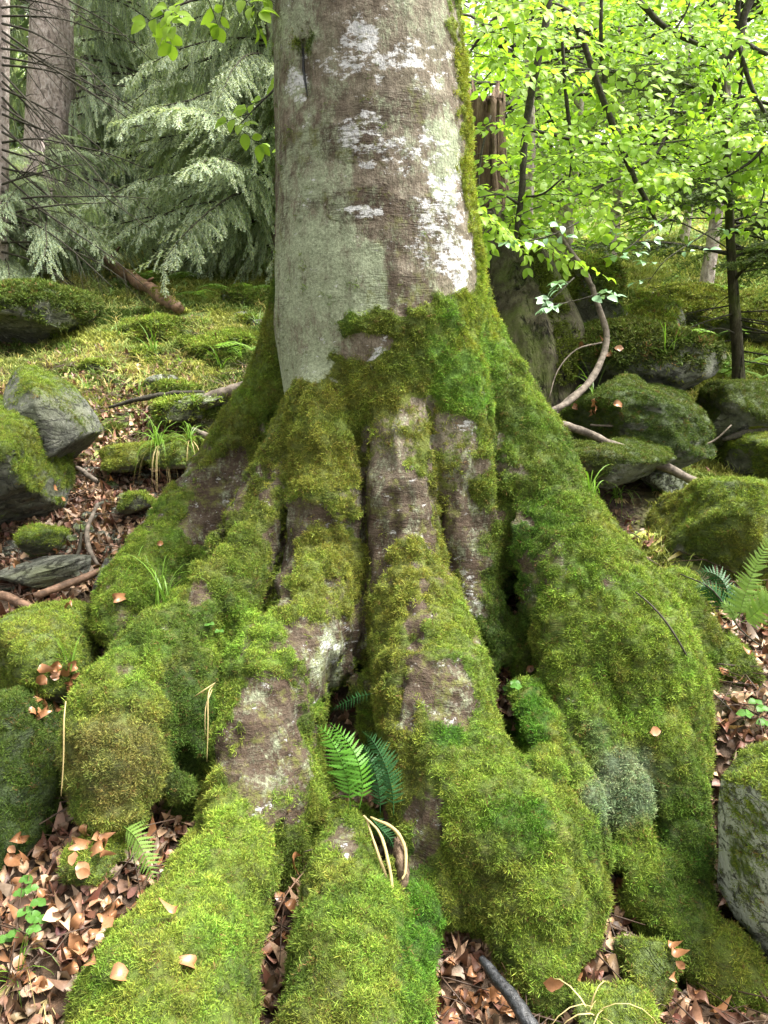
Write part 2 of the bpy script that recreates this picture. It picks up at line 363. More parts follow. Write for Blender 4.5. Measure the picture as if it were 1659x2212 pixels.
# moss cover: all over the roots, in patches on the trunk
M = np.where(TG == 0, 0.0, 1.0); leftroot = (TG == 1) | ((TG == 2) & (sx < 596))
M = np.where((TG == 0) & (sy > 1150), 1.0, M)
n_big = fbm(TV, 3.5, 3, 41)
trunk_moss = np.maximum.reduce([
    patch([(978, -50), (992, 200), (1000, 320), (1012, 480), (1026, 600), (1000, 640), (940, 650), (905, 690), (860, 708), (846, 760), (802, 800), (800, 770), (722, 745), (690, 812), (706, 856), (642, 900), (634, 976), (600, 1076), (640, 1085), (722, 1080), (760, 1120), (786, 1180), (800, 1100), (780, 925), (846, 868), (922, 856), (978, 904), (1018, 904), (1300, 900), (1150, 600), (1100, -50)], 14, 1, 1.7),
    patch([(722, 690), (745, 672), (800, 676), (870, 690), (840, 715), (790, 728), (730, 740)], 8, .75, 1),
    patch([(616, 1160), (700, 1150), (780, 1165), (786, 1230), (760, 1290), (700, 1290), (700, 1345), (668, 1340), (660, 1290), (590, 1300)], 6),
    ell(640, 100, 26, 30, .9) * .42, ell(700, 640, 40, 14) * .2])
bare_front = np.maximum.reduce([
    patch([(618, 1084), (700, 1082), (775, 1118), (782, 1160), (700, 1150), (625, 1156)], 16, .85, 1.7),
    patch([(775, 1010), (860, 1000), (930, 1040), (934, 1170), (882, 1156), (826, 1204), (800, 1260), (786, 1300)], 16, .95, 1.7),
    patch([(780, 925), (846, 868), (922, 856), (930, 1040), (860, 1005), (776, 1010)], 20, .22, 1.7),
    patch([(925, 860), (980, 905), (1018, 910), (1022, 980), (1030, 1060), (1046, 1150), (1056, 1290), (1015, 1310), (975, 1220), (935, 1170), (930, 1050)], 20, .66, 1.7),
    patch([(620, 1345), (660, 1290), (700, 1350), (785, 1290), (792, 1480), (740, 1500), (680, 1520), (668, 1450), (640, 1400)], 20, .95, 1.7),
    patch([(560, 1470), (640, 1440), (668, 1500), (676, 1680), (650, 1770), (578, 1790), (540, 1755), (478, 1722), (495, 1600)], 22, .66, 1.7),
    patch([(905, 1445), (1000, 1425), (1018, 1500), (1012, 1548), (935, 1540), (905, 1500)], 16, .95, 1.7),
    patch([(884, 1755), (960, 1740), (972, 1845), (905, 1850)], 16, .9, 1.7),
    patch([(712, 1790), (745, 1765), (778, 1790), (770, 1840), (752, 1880), (735, 1850), (716, 1838)], 12, 1, 1.7),
    ell(898, 1340, 24, 34) * .9, ell(920, 1263, 12, 12), ell(432, 1285, 22, 26) * .9, ell(1000, 1410, 16, 30) * .7,
    patch([(425, 1030), (500, 975), (548, 950), (548, 1030), (505, 1110), (440, 1190), (395, 1190), (392, 1110)], 20, .88, 1.7),
    patch([(585, 1150), (640, 1120), (620, 1300), (550, 1330)], 20, .9, 1.7)])
sparse = smooth(.18, .5, fbm(TV, 11, 3, 43)) * .5 * (smooth(600, 900, sy) * (1 - smooth(1500, 1700, sy)))
M = np.where(front > .3, np.maximum(M * smooth(-30, 10, sy - 880 + wob + 40 * (TG != 0)), trunk_moss) * (1 - bare_front), M * smooth(.9, 1.6, 2.4 - TV[:, 2]) )
thin = np.maximum.reduce([ell(570, 1580, 90, 130, .8) * .5, ell(930, 1500, 90, 150, .9) * .45, ell(900, 1750, 70, 120, .8) * .5, ell(1080, 1130, 60, 160, .9) * .45, ell(700, 1060, 80, 80, .8) * .3, ell(860, 960, 90, 90, .9) * .45, ell(450, 1060, 90, 90, .8) * .35, ell(590, 1080, 40, 160, .8) * .5, ell(1300, 1700, 90, 90, .9) * .3, ell(1030, 1200, 60, 160, .8) * .4, ell(640, 1830, 50, 80, .8) * .3])
M = np.clip(M - sparse * 1.3 - np.clip(thin, 0, .6), 0, 1)
# left trunk flank stays bare and pale down to its root
M = np.where((TG == 0) & (sy < 900), np.minimum(M, np.maximum(trunk_moss, smooth(.2, -.3, (TN * view).sum(1)) * .6)), M)
M = np.where(leftroot & (sy < 900), .95, M)
M = np.where((sx > 975) & (sy < 560) & (TN[:, 0] < .72), M * .2, M)
# the thickness of the moss lifts the surface
TV = TV + TN * (M * (.008 + .020 * np.abs(fbm(TV * [1, 1, .6], 11, 3, 55)) + .006 * fbm(TV, 34, 2, 57)))[:, None]
TN = vnormals(TV, TF)
# colours of the moss by zone (linear base colours), with some painted shade
LIME = np.array([.165, .232, .034]); OLIVE = np.array([.21, .225, .042]); DEEP = np.array([.035, .075, .012]); TAN = np.array([.20, .17, .065]); GREEN = np.array([.10, .145, .024]); GREY = np.array([.20, .25, .17])
def mixc(c, col, m): return c * (1 - m[:, None]) + col * m[:, None]
MC = np.tile(GREEN, (len(TV), 1))
MC = mixc(MC, LIME, smooth(-.3, .35, fbm(TV, 4.5, 3, 61) + TN[:, 2] * .35 - .05))
MC = mixc(MC, OLIVE, np.clip(ell(800, 1080, 240, 340, .8) * .95, 0, 1))
MC = mixc(MC, LIME * [.85, 1.1, 1], ell(1000, 770, 80, 130) * .9)
MC = mixc(MC, OLIVE, smooth(.1, .45, fbm(TV, 6, 3, 71)) * .6)
MC = mixc(MC, LIME, ell(1010, 300, 60, 420, .4) * .8)
MC = mixc(MC, TAN, ell(250, 1640, 95, 130, .9) * .7)
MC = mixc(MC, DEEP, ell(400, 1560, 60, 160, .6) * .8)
MC = mixc(MC, DEEP, ell(1090, 1330, 50, 130, .6) * .7)  # shade of the hollow beside the right leg, painted into the moss
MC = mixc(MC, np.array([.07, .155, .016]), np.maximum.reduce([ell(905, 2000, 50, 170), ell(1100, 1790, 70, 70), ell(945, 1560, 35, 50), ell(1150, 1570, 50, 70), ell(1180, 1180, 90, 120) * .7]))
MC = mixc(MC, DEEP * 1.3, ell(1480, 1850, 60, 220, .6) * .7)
MC = mixc(MC, OLIVE * .8, np.maximum.reduce([ell(870, 1560, 60, 200, .6), ell(1040, 1900, 110, 120, .6) * .6, ell(1300, 1200, 120, 120, .8) * .3, ell(470, 1000, 90, 160, .6) * .8]) * .8)
MC = mixc(MC, LIME * 1.15, np.maximum.reduce([ell(520, 1800, 80, 80), ell(1290, 1280, 110, 90, .8) * .8, ell(1470, 1350, 50, 140), ell(560, 1380, 90, 70), ell(1290, 1640, 60, 90) * .5, ell(430, 1960, 120, 100, .8) * .6]))
MC = mixc(MC, np.array([.25, .29, .03]), ell(1030, 300, 60, 420, .4) * (sx > 960))
LICH = np.maximum(ell(1345, 1700, 68, 95, .7), ell(1290, 1600, 30, 60, .6) * .4)
MC = mixc(MC, GREY, LICH * .85)
MC = mixc(MC, MC * [.72, 1.0, .9], smooth(.0, .5, fbm(TV, 8, 3, 81)) * .5)
MC *= np.array([.95, 1.0, .95]); MC *= (1 + .25 * fbm(TV, 25, 2, 77))[:, None]
# bark colour zones; DARK also holds painted shade
MINT = np.clip(np.maximum.reduce([ell(660, 800, 90, 170, .8), ell(670, 600, 110, 160, .9) * .95, ell(770, 640, 50, 110, .6), ell(680, 370, 70, 120, .9) * .8, ell(960, 330, 40, 90, .6) * .8, ell(640, 520, 60, 90) * .8, ell(720, 1420, 40, 60, .6) * .5, ell(890, 40, 80, 60, .6) * .2, ell(620, 100, 50, 160, .8) * .55]), 0, 1)
WHITE = np.clip(np.maximum.reduce([ell(775, 70, 45, 45, .8), ell(760, 140, 90, 34, .9) * .8, ell(900, 120, 70, 40, .8) * .8, ell(950, 180, 40, 30, .8) * .8, ell(790, 290, 50, 50, .9) * .7, ell(880, 330, 90, 40, .9) * .6, ell(960, 440, 60, 70, .8) * .8, ell(1000, 560, 36, 70, .6), ell(940, 540, 60, 40, .8) * .7, ell(640, 200, 26, 30, .8) * .8, ell(800, 455, 30, 8, .6), ell(715, 1405, 34, 40, .9) * .5, ell(745, 1370, 22, 50, .9) * .4, ell(815, 790, 26, 60, .6), ell(1040, 900, 30, 60, .6) * .5, ell(1010, 1270, 26, 60, .6) * .6, ell(560, 1775, 10, 14) * .2, ell(930, 1800, 36, 40, .8) * .3, ell(750, 1855, 7, 12, .3, .2)]), 0, 1)
DARK = np.clip(np.maximum.reduce([ell(745, 430, 110, 30, .8), ell(870, 440, 80, 30, .9) * .7, ell(720, 300, 110, 40, .9) * .7, ell(820, 230, 120, 40, 1) * .5, ell(850, 640, 90, 50, .9) * .5, ell(900, 500, 90, 60, .9) * .4, ell(600, 400, 16, 400, .8) * .5, ell(600, 1650, 90, 120) * .9, ell(960, 1490, 60, 60) * .9, ell(745, 1820, 40, 60), ell(700, 1400, 80, 60) * .4, smooth(880, 1150, sy) * .75, ell(470, 1080, 120, 150, .4) * 1.2, ell(590, 1230, 60, 150, .5), ell(750, 1560, 70, 120, .4), ell(1115, 1330, 60, 140, .5)]), 0, 1)  # dark bark patches, plus shade painted in root gaps, hollows and left edge
# ------------------------------------------------------------------ materials
def new_mat(name):
    m = bpy.data.materials.new(name); m.use_nodes = True; nt = m.node_tree; nt.nodes.clear()
    out = nt.nodes.new('ShaderNodeOutputMaterial'); return m, nt, out
class N:
    """tiny node builder"""
    def __init__(s, nt): s.nt = nt
    def n(s, t, **kw):
        x = s.nt.nodes.new(t)
        for k, v in kw.items(): setattr(x, k, v)
        return x
    def l(s, a, b): s.nt.links.new(a, b)
    def put(s, sock, v):
        if hasattr(v, 'is_linked') or hasattr(v, 'links'): s.l(v, sock)
        else:
            if sock.type == 'RGBA' and len(v) == 3: v = (*v, 1)
            sock.default_value = v
    def attr(s, name, inst=False, out='Fac'):
        a = s.n('ShaderNodeAttribute', attribute_name=name, attribute_type='INSTANCER' if inst else 'GEOMETRY'); return a.outputs[out]
    def pos(s, scale=(1, 1, 1)):
        g = s.n('ShaderNodeNewGeometry'); m = s.n('ShaderNodeVectorMath', operation='MULTIPLY'); s.l(g.outputs['Position'], m.inputs[0]); m.inputs[1].default_value = scale; return m.outputs[0]
    def obj(s, scale=(1, 1, 1)):
        g = s.n('ShaderNodeTexCoord'); m = s.n('ShaderNodeVectorMath', operation='MULTIPLY'); s.l(g.outputs['Object'], m.inputs[0]); m.inputs[1].default_value = scale; return m.outputs[0]
    def noise(s, vec, scale, detail=4, rough=.6, dist=0):
        t = s.n('ShaderNodeTexNoise'); s.l(vec, t.inputs['Vector']); t.inputs['Scale'].default_value = scale; t.inputs['Detail'].default_value = detail; t.inputs['Roughness'].default_value = rough; t.inputs['Distortion'].default_value = dist; return t.outputs['Fac']
    def vor(s, vec, scale, feature='F1', rnd=1):
        t = s.n('ShaderNodeTexVoronoi', feature=feature); s.l(vec, t.inputs['Vector']); t.inputs['Scale'].default_value = scale; t.inputs['Randomness'].default_value = rnd; return t.outputs['Distance']
    def ramp(s, fac, stops, interp='LINEAR'):
        r = s.n('ShaderNodeValToRGB'); r.color_ramp.interpolation = interp
        el = r.color_ramp.elements
        while len(el) < len(stops): el.new(.5)
        for e, (p, c) in zip(el, stops):
            e.position = p; e.color = (c, c, c, 1) if np.isscalar(c) else (*c, 1)
        s.l(fac, r.inputs[0]); return r.outputs[0]
    def mix(s, f, a, b, blend='MIX'):
        m = s.n('ShaderNodeMix', data_type='RGBA', blend_type=blend); s.put(m.inputs[0], f); s.put(m.inputs[6], a); s.put(m.inputs[7], b); return m.outputs[2]
    def math(s, op, a, b=0.0, c=None, clamp=False):
        m = s.n('ShaderNodeMath', operation=op, use_clamp=clamp); s.put(m.inputs[0], a); s.put(m.inputs[1], b)
        if c is not None: s.put(m.inputs[2], c)
        return m.outputs[0]
    def bump(s, h, strength=.5, dist=.01, normal=None):
        b = s.n('ShaderNodeBump'); b.inputs['Strength'].default_value = strength; b.inputs['Distance'].default_value = dist; s.l(h, b.inputs['Height'])
        if normal is not None: s.l(normal, b.inputs['Normal'])
        return b.outputs[0]
    def bsdf(s, out, col, rough=.8, normal=None, spec=.3, coat=None):
        b = s.n('ShaderNodeBsdfPrincipled'); s.put(b.inputs['Base Color'], col); s.put(b.inputs['Roughness'], rough); b.inputs['Specular IOR Level'].default_value = spec
        if normal is not None: s.l(normal, b.inputs['Normal'])
        s.l(b.outputs[0], out.inputs[0]); return b

def leaf_material(name, col, trans=.5, rough=.45, inst=False, var=.25, gloss=.25):
    """thin leaf: reflects and lets light through"""
    m, nt, out = new_mat(name); k = N(nt)
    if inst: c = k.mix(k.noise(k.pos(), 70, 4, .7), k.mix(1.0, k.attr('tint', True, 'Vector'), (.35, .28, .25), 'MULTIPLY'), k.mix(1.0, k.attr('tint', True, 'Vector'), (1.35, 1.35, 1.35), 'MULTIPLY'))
    else:
        oi = k.n('ShaderNodeObjectInfo'); g = k.n('ShaderNodeNewGeometry')
        nz = k.noise(k.pos(), 9, 1)
        c = k.mix(k.math('MULTIPLY', oi.outputs['Random'], var * 2), col, tuple(x * .55 for x in col))
        if var > .4: c = k.mix(k.ramp(k.noise(k.pos(), 60, 4, .75), [(.4, .75), (.6, 0.0)]), c, tuple(x * .3 for x in col))
        c = k.mix(k.math('MULTIPLY', g.outputs['Random Per Island'], var * 2), c, tuple(min(1, x * f) for x, f in zip(col, (1.5, 1.25, .8))))
    b = k.n('ShaderNodeBsdfPrincipled'); k.put(b.inputs['Base Color'], c); b.inputs['Roughness'].default_value = rough; b.inputs['Specular IOR Level'].default_value = gloss
    t = k.n('ShaderNodeBsdfTranslucent')
    tc = k.mix(1.0, c, (1.05, 1.12, .6), 'MULTIPLY'); k.l(tc, t.inputs['Color'])
    mx = k.n('ShaderNodeMixShader'); mx.inputs[0].default_value = trans
    k.l(b.outputs[0], mx.inputs[1]); k.l(t.outputs[0], mx.inputs[2]); k.l(mx.outputs[0], out.inputs[0]); return m

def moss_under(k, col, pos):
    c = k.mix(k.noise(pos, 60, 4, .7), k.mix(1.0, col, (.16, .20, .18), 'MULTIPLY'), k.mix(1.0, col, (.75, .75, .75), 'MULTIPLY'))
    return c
# bark of the beech
def beech_bark():
    m, nt, out = new_mat('beech_bark'); k = N(nt); p = k.pos()
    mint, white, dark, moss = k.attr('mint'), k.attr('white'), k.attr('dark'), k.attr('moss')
    fine = k.noise(k.pos((2.2, 2.2, .6)), 42, 4, .75)           # vertical grain
    horiz = k.noise(k.pos((1, 1, 1.7)), 7, 8, .75, .3)             # level bands
    med = k.noise(p, 16, 6, .7); big = k.noise(p, 3.2, 4, .6)
    sp = k.noise(p, 90, 4, .75)
    base = k.ramp(k.math('MULTIPLY_ADD', med, .5, k.math('MULTIPLY', horiz, .5)), [(.36, (.065, .050, .035)), (.47, (.15, .124, .090)), (.56, (.235, .202, .155)), (.66, (.35, .315, .255))])
    base = k.mix(k.ramp(fine, [(.38, .75), (.62, 0.0)]), base, (.10, .075, .055))
    base = k.mix(k.ramp(big, [(.5, 0.0), (.7, .4)]), base, (.19, .20, .13))
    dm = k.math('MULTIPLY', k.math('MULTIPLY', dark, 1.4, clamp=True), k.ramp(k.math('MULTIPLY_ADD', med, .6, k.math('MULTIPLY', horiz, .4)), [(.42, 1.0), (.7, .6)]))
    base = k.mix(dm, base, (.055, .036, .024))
    mm = k.ramp(k.math('ADD', k.math('MULTIPLY', mint, .17), k.math('MULTIPLY_ADD', k.noise(k.pos((1, 1, .55)), 13, 10, .85), 1.0, 0.0)), [(.52, 0.0), (.66, .85)])
    base = k.mix(mm, base, k.ramp(sp, [(.35, (.22, .26, .165)), (.65, (.40, .46, .31))]))
    spk = k.math('MULTIPLY_ADD', k.noise(k.pos((1, 1, 1.9)), 15, 10, .80), 1.0, k.math('MULTIPLY', white, .155))
    wm = k.ramp(spk, [(.605, 0.0), (.645, .9)])
    base = k.mix(wm, base, k.ramp(sp, [(.35, (.42, .43, .46)), (.6, (.62, .62, .62))]))
    spots = k.vor(p, 38); sm = k.math('MULTIPLY', k.ramp(spots, [(.16, 1.0), (.24, 0.0)]), k.ramp(k.noise(p, 6, 2), [(.55, 0.0), (.7, .8)]))
    base = k.mix(sm, base, (.40, .38, .33))
    # where moss grows the bark under it is stained green to a ragged edge
    me = k.ramp(k.math('ADD', moss, k.math('MULTIPLY_ADD', med, .9, -.45)), [(.30, 0.0), (.42, 1.0)])
    base = k.mix(me, base, moss_under(k, k.attr('mosscol', out='Vector'), p))
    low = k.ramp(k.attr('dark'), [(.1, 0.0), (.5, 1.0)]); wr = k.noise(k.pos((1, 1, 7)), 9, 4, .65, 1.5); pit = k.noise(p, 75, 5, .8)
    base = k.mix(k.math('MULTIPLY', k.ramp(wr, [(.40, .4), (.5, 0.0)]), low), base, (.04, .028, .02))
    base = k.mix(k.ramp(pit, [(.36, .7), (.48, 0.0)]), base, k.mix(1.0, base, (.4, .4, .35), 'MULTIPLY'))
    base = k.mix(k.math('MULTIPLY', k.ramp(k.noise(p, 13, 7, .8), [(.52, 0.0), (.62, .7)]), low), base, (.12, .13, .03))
    med = k.math('ADD', med, k.math('MULTIPLY', k.math('MULTIPLY', wr, low), .6))
    h = k.math('ADD', k.math('MULTIPLY', fine, .5), k.math('ADD', k.math('MULTIPLY', med, 1.0), k.math('MULTIPLY', horiz, .8)))
    k.bsdf(out, base, .85, k.bump(h, 1.0, .018), .25)
    return m
def rock_mat():
    m, nt, out = new_mat('forest_rock'); k = N(nt); p = k.obj()
    moss = k.attr('moss'); med = k.noise(p, 14, 6, .7); sp = k.noise(p, 70, 4, .75); big = k.noise(p, 2.5, 3)
    base = k.ramp(med, [(.3, (.032, .036, .028)), (.5, (.085, .09, .072)), (.7, (.18, .18, .155))])
    base = k.mix(k.ramp(big, [(.45, 0.0), (.65, .7)]), base, (.10, .115, .05))
    base = k.mix(k.ramp(k.math('MULTIPLY_ADD', k.attr('lichen'), .3, k.noise(p, 30, 6, .75)), [(.62, 0.0), (.68, .8)]), base, (.48, .52, .42))
    me = k.ramp(k.math('ADD', moss, k.math('MULTIPLY_ADD', med, .9, -.45)), [(.30, 0.0), (.42, 1.0)])
    base = k.mix(me, base, moss_under(k, k.attr('mosscol', out='Vector'), p))
    rough = k.mix(k.attr('wet'), (.8, .8, .8), (.22, .22, .22))
    crk = k.ramp(k.noise(k.obj((1.0, 1.0, 2.2)), 5, 6, .6, .8), [(.470, 0.0), (.495, 1.0), (.52, 0.0)]); fr = k.math('SUBTRACT', 1.0, me, clamp=True)
    base = k.mix(k.math('MULTIPLY', k.math('MULTIPLY', crk, fr), .75), base, (.015, .014, .011))
    k.bsdf(out, base, rough, k.bump(k.math('ADD', k.math('MULTIPLY', med, 1.3), k.math('SUBTRACT', k.math('MULTIPLY', sp, .5), crk)), .9, .025), .5)
    return m
def ground_mat():
    m, nt, out = new_mat('forest_floor'); k = N(nt); p = k.pos()
    med = k.noise(p, 12, 6, .7); big = k.noise(p, 1.1, 4, .6); v = k.vor(p, 26)
    soil = k.ramp(med, [(.3, (.018, .012, .008)), (.5, (.05, .032, .020)), (.7, (.11, .062, .035))])
    gr = k.ramp(k.noise(p, 22, 5, .7), [(.3, (.035, .055, .012)), (.55, (.10, .14, .025)), (.75, (.19, .22, .06))])
    c = k.mix(k.ramp(k.math('ADD', k.attr('green'), k.math('MULTIPLY_ADD', big, .8, -.4)), [(.35, 0.0), (.6, 1.0)]), soil, gr)
    k.bsdf(out, c, .85, k.bump(k.math('ADD', med, v), 1.0, .03), .3)
    return m
def rough_bark(name, c0, c1, c2, scale=1.0, crack=.7, sz=.28, green=0):
    m, nt, out = new_mat(name); k = N(nt); q = k.obj((1, 1, sz))
    d = k.noise(q, 22 * scale, 5, .7, .15); v = k.noise(k.obj((1, 1, sz * .6)), 14 * scale, 4, .65, .35); med = k.noise(k.obj(), 9 * scale, 5, .7)
    base = k.ramp(k.math('MULTIPLY_ADD', d, .6, k.math('MULTIPLY', med, .4)), [(.34, c0), (.5, c1), (.64, c2)])
    cr = k.ramp(k.math('MULTIPLY_ADD', d, .25, v), [(.50, crack), (.58, 0.0)])
    base = k.mix(cr, base, tuple(x * .25 for x in c0))
    if green: base = k.mix(k.ramp(k.noise(k.obj(), 4, 5, .7), [(.48, 0.0), (.62, green)]), base, (.075, .10, .02))
    k.bsdf(out, base, .9, k.bump(k.math('SUBTRACT', d, k.math('MULTIPLY', cr, .6)), .8, .03), .15)
    return m
def plain(name, c0, c1, scale=30, rough=.8, bump=.4, spec=.25):
    m, nt, out = new_mat(name); k = N(nt); n = k.noise(k.obj((1, 1, 1)), scale, 5, .65)
    k.bsdf(out, k.ramp(n, [(.35, c0), (.65, c1)]), rough, k.bump(n, bump, .01), spec); return m
def inst_mat(name, trans=.3, rough=.7, spec=.2):
    m, nt, out = new_mat(name); k = N(nt)
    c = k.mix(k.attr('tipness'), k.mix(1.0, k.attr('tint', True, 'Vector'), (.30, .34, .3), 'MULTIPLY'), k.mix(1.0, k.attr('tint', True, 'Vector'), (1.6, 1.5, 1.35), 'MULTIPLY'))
    b = k.n('ShaderNodeBsdfPrincipled'); k.l(c, b.inputs['Base Color']); b.inputs['Roughness'].default_value = rough; b.inputs['Specular IOR Level'].default_value = spec
    if trans:
        t = k.n('ShaderNodeBsdfTranslucent'); k.l(c, t.inputs['Color']); mx = k.n('ShaderNodeMixShader'); mx.inputs[0].default_value = trans
        k.l(b.outputs[0], mx.inputs[1]); k.l(t.outputs[0], mx.inputs[2]); k.l(mx.outputs[0], out.inputs[0])
    else: k.l(b.outputs[0], out.inputs[0])
    return m
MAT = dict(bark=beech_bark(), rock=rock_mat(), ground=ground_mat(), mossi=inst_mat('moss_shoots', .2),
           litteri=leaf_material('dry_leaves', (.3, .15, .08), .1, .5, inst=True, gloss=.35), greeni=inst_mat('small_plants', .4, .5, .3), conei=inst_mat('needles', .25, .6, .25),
           spruce=rough_bark('spruce_bark', (.16, .125, .11), (.36, .30, .28), (.55, .49, .48), 1.3, .5, .6),
           snag=rough_bark('dead_bark', (.016, .014, .009), (.045, .040, .026), (.11, .10, .068), .9, .95, .3, .6),
           rotten=rough_bark('rotten_wood', (.035, .022, .015), (.10, .068, .045), (.20, .15, .10), 1.2, .8, .12),
           dark_twig=plain('dark_twig', (.018, .016, .012), (.06, .055, .04), 60, .9), 
           dead_wood=plain('dead_wood', (.045, .036, .028), (.17, .14, .115), 24, .8, .6),
           brown_wood=plain('brown_wood', (.06, .035, .022), (.20, .12, .08), 24, .55, .6),
           charred=plain('charred_wood', (.006, .006, .007), (.035, .037, .042), 50, .42, .7, .4),
           leaf=leaf_material('beech_leaf', (.27, .45, .065), .6, .42), 
           fern=leaf_material('fern_green', (.085, .24, .028), .45, .45), fern_dark=leaf_material('fern_dark', (.018, .075, .022), .2, .5, gloss=.25),
           fern_pale=leaf_material('fern_pale', (.17, .30, .07), .5, .5),
           grass=leaf_material('grass_blade', (.12, .24, .035), .4, .4), straw=leaf_material('straw', (.42, .36, .20), .3, .5),
           clover=leaf_material('clover_leaf', (.07, .18, .035), .4, .45), leaf_shaded=leaf_material('shaded_leaf', (.18, .33, .22), .25, .35, gloss=.5),  # second beech leaf colour with the shade put into it
           dry=leaf_material('fallen_leaf', (.24, .13, .08), .12, .38, gloss=.5, var=.45))

# ------------------------------------------------------------------ scattering of countless small growth (geometry nodes)
def eulers(d, spin):
    z = d / (np.linalg.norm(d, axis=1)[:, None] + 1e-9)
    ref = np.where(np.abs(z[:, 2:3]) < .95, np.array([[0, 0, 1.]]), np.array([[1., 0, 0]]))
    x = np.cross(ref, z); x /= np.linalg.norm(x, axis=1)[:, None]; y = np.cross(z, x)
    c, s = np.cos(spin)[:, None], np.sin(spin)[:, None]; x, y = x * c + y * s, -x * s + y * c
    return np.stack([np.arctan2(y[:, 2], z[:, 2]), -np.arcsin(np.clip(x[:, 2], -1, 1)), np.arctan2(x[:, 1], x[:, 0])], 1)
_groups = {}
def scatter_group(key, variants):
    if key in _groups: return _groups[key]
    col = bpy.data.collections.new(key + '_shapes')
    for v in variants:
        col.objects.link(v)
    ng = bpy.data.node_groups.new('scatter_' + key, 'GeometryNodeTree')
    ng.interface.new_socket('Geometry', in_out='INPUT', socket_type='NodeSocketGeometry'); ng.interface.new_socket('Geometry', in_out='OUTPUT', socket_type='NodeSocketGeometry')
    n = ng.nodes; L = ng.links; gi = n.new('NodeGroupInput'); go = n.new('NodeGroupOutput')
    iop = n.new('GeometryNodeInstanceOnPoints'); ci = n.new('GeometryNodeCollectionInfo'); ci.inputs[0].default_value = col; ci.inputs['Separate Children'].default_value = True; ci.inputs['Reset Children'].default_value = True
    def na(name, typ):
        a = n.new('GeometryNodeInputNamedAttribute'); a.data_type = typ; a.inputs[0].default_value = name; return a.outputs[0]
    L.new(gi.outputs[0], iop.inputs['Points']); L.new(ci.outputs[0], iop.inputs['Instance']); iop.inputs['Pick Instance'].default_value = True
    L.new(na('pick', 'INT'), iop.inputs['Instance Index']); L.new(na('rot', 'FLOAT_VECTOR'), iop.inputs['Rotation']); L.new(na('scl', 'FLOAT'), iop.inputs['Scale'])
    L.new(iop.outputs[0], go.inputs[0]); _groups[key] = ng; return ng
def scatter(name, key, pts, dirs, scl, tint, parent=None, spin=None, pick=None, nvar=6):
    n = len(pts); me = bpy.data.meshes.new(name); me.vertices.add(n); me.vertices.foreach_set('co', np.asarray(pts, np.float32).ravel())
    a = me.attributes.new('pick', 'INT', 'POINT'); a.data.foreach_set('value', (RNG.integers(0, nvar, n) if pick is None else pick).astype(np.int32))
    set_attr(me, 'rot', eulers(dirs, RNG.uniform(0, 6.283, n) if spin is None else spin)); set_attr(me, 'scl', np.broadcast_to(scl, (n,)).copy()); set_attr(me, 'tint', tint)
    o = add(name, me, parent); md = o.modifiers.new('scatter', 'NODES'); md.node_group = _groups[key]; o['kind'] = 'stuff'; return o
def sample(v, f, dens):
    """random points on faces; dens per m2 for each vertex -> points, normals, face idx, barycentric blend func"""
    if f.shape[1] == 4: t = np.vstack([f[:, [0, 1, 2]], f[:, [0, 2, 3]]])
    else: t = f
    a, b, c = v[t[:, 0]], v[t[:, 1]], v[t[:, 2]]; ar = np.linalg.norm(np.cross(b - a, c - a), axis=1) / 2
    lam = ar * dens[t].mean(1); cnt = RNG.poisson(lam); i = np.repeat(np.arange(len(t)), cnt)
    r1 = np.sqrt(RNG.random(len(i))); r2 = RNG.random(len(i)); w = np.stack([1 - r1, r1 * (1 - r2), r1 * r2], 1)
    def lerp(at): return (at[t[i]] * (w[..., None] if at.ndim > 1 else w)).sum(1)
    return lerp(v), lerp
def shapes(names, meshes):
    return [bpy.data.objects.new(n, m) for n, m in zip(names, meshes)]
def tuft_mesh(seed, n=11, L=.021, wdt=.0030, spread=.9, up=1.0, seg=3, feather=False):
    r = random.Random(seed); V = []; Fc = []; T = []
    for i in range(n):
        th = r.uniform(0, 6.283); ph = r.uniform(.15, 1) * spread; l = L * r.uniform(.55, 1.2); base = np.array([r.gauss(0, L * .35), r.gauss(0, L * .35), -L * .15])
        d = np.array([math.cos(th) * math.sin(ph), math.sin(th) * math.sin(ph), math.cos(ph) * up]); side = np.cross(d, [r.gauss(0, 1), r.gauss(0, 1), r.gauss(0, 1)]); side /= np.linalg.norm(side)
        p = base.copy(); b0 = len(V)
        for s in range(seg + 1):
            t = s / seg; w = wdt * (.5 + 1.1 * t * (1 - t) * 2) * (1 - .85 * (t == 1))
            V += [p - side * w / 2, p + side * w / 2]; T += [t, t]
            d = d + np.array([math.cos(th), math.sin(th), -.6]) * .16; d /= np.linalg.norm(d); p = p + d * l / seg
        Fc += [(b0 + 2 * s, b0 + 2 * s + 1, b0 + 2 * s + 3, b0 + 2 * s + 2) for s in range(seg)]
        if feather:                       # side shoots
            for s in range(1, seg):
                for sg in (-1, 1):
                    q = (V[b0 + 2 * s] + V[b0 + 2 * s + 1]) / 2; e = side * sg * l * .28 + d * l * .2; m0 = len(V)
                    V += [q, q + e + d * wdt * .6, q + e * .5 + d * wdt * 1.2]; T += [.5, 1, .8]; Fc.append((m0, m0 + 1, m0 + 2))
    me = bpy.data.meshes.new('moss_shoot'); me.from_pydata([tuple(x) for x in V], [], Fc); set_attr(me, 'tipness', np.array(T)); me.materials.append(MAT['mossi']); return me
scatter_group('moss', shapes(['moss_shoot'] * 6, [tuft_mesh(s, 20, .0155, .00125, 1.2, seg=3) for s in range(6)]))
scatter_group('mossfar', shapes(['moss_clump'] * 4, [tuft_mesh(20 + s, 14, .026, .0045, 1.2, seg=2) for s in range(4)]))
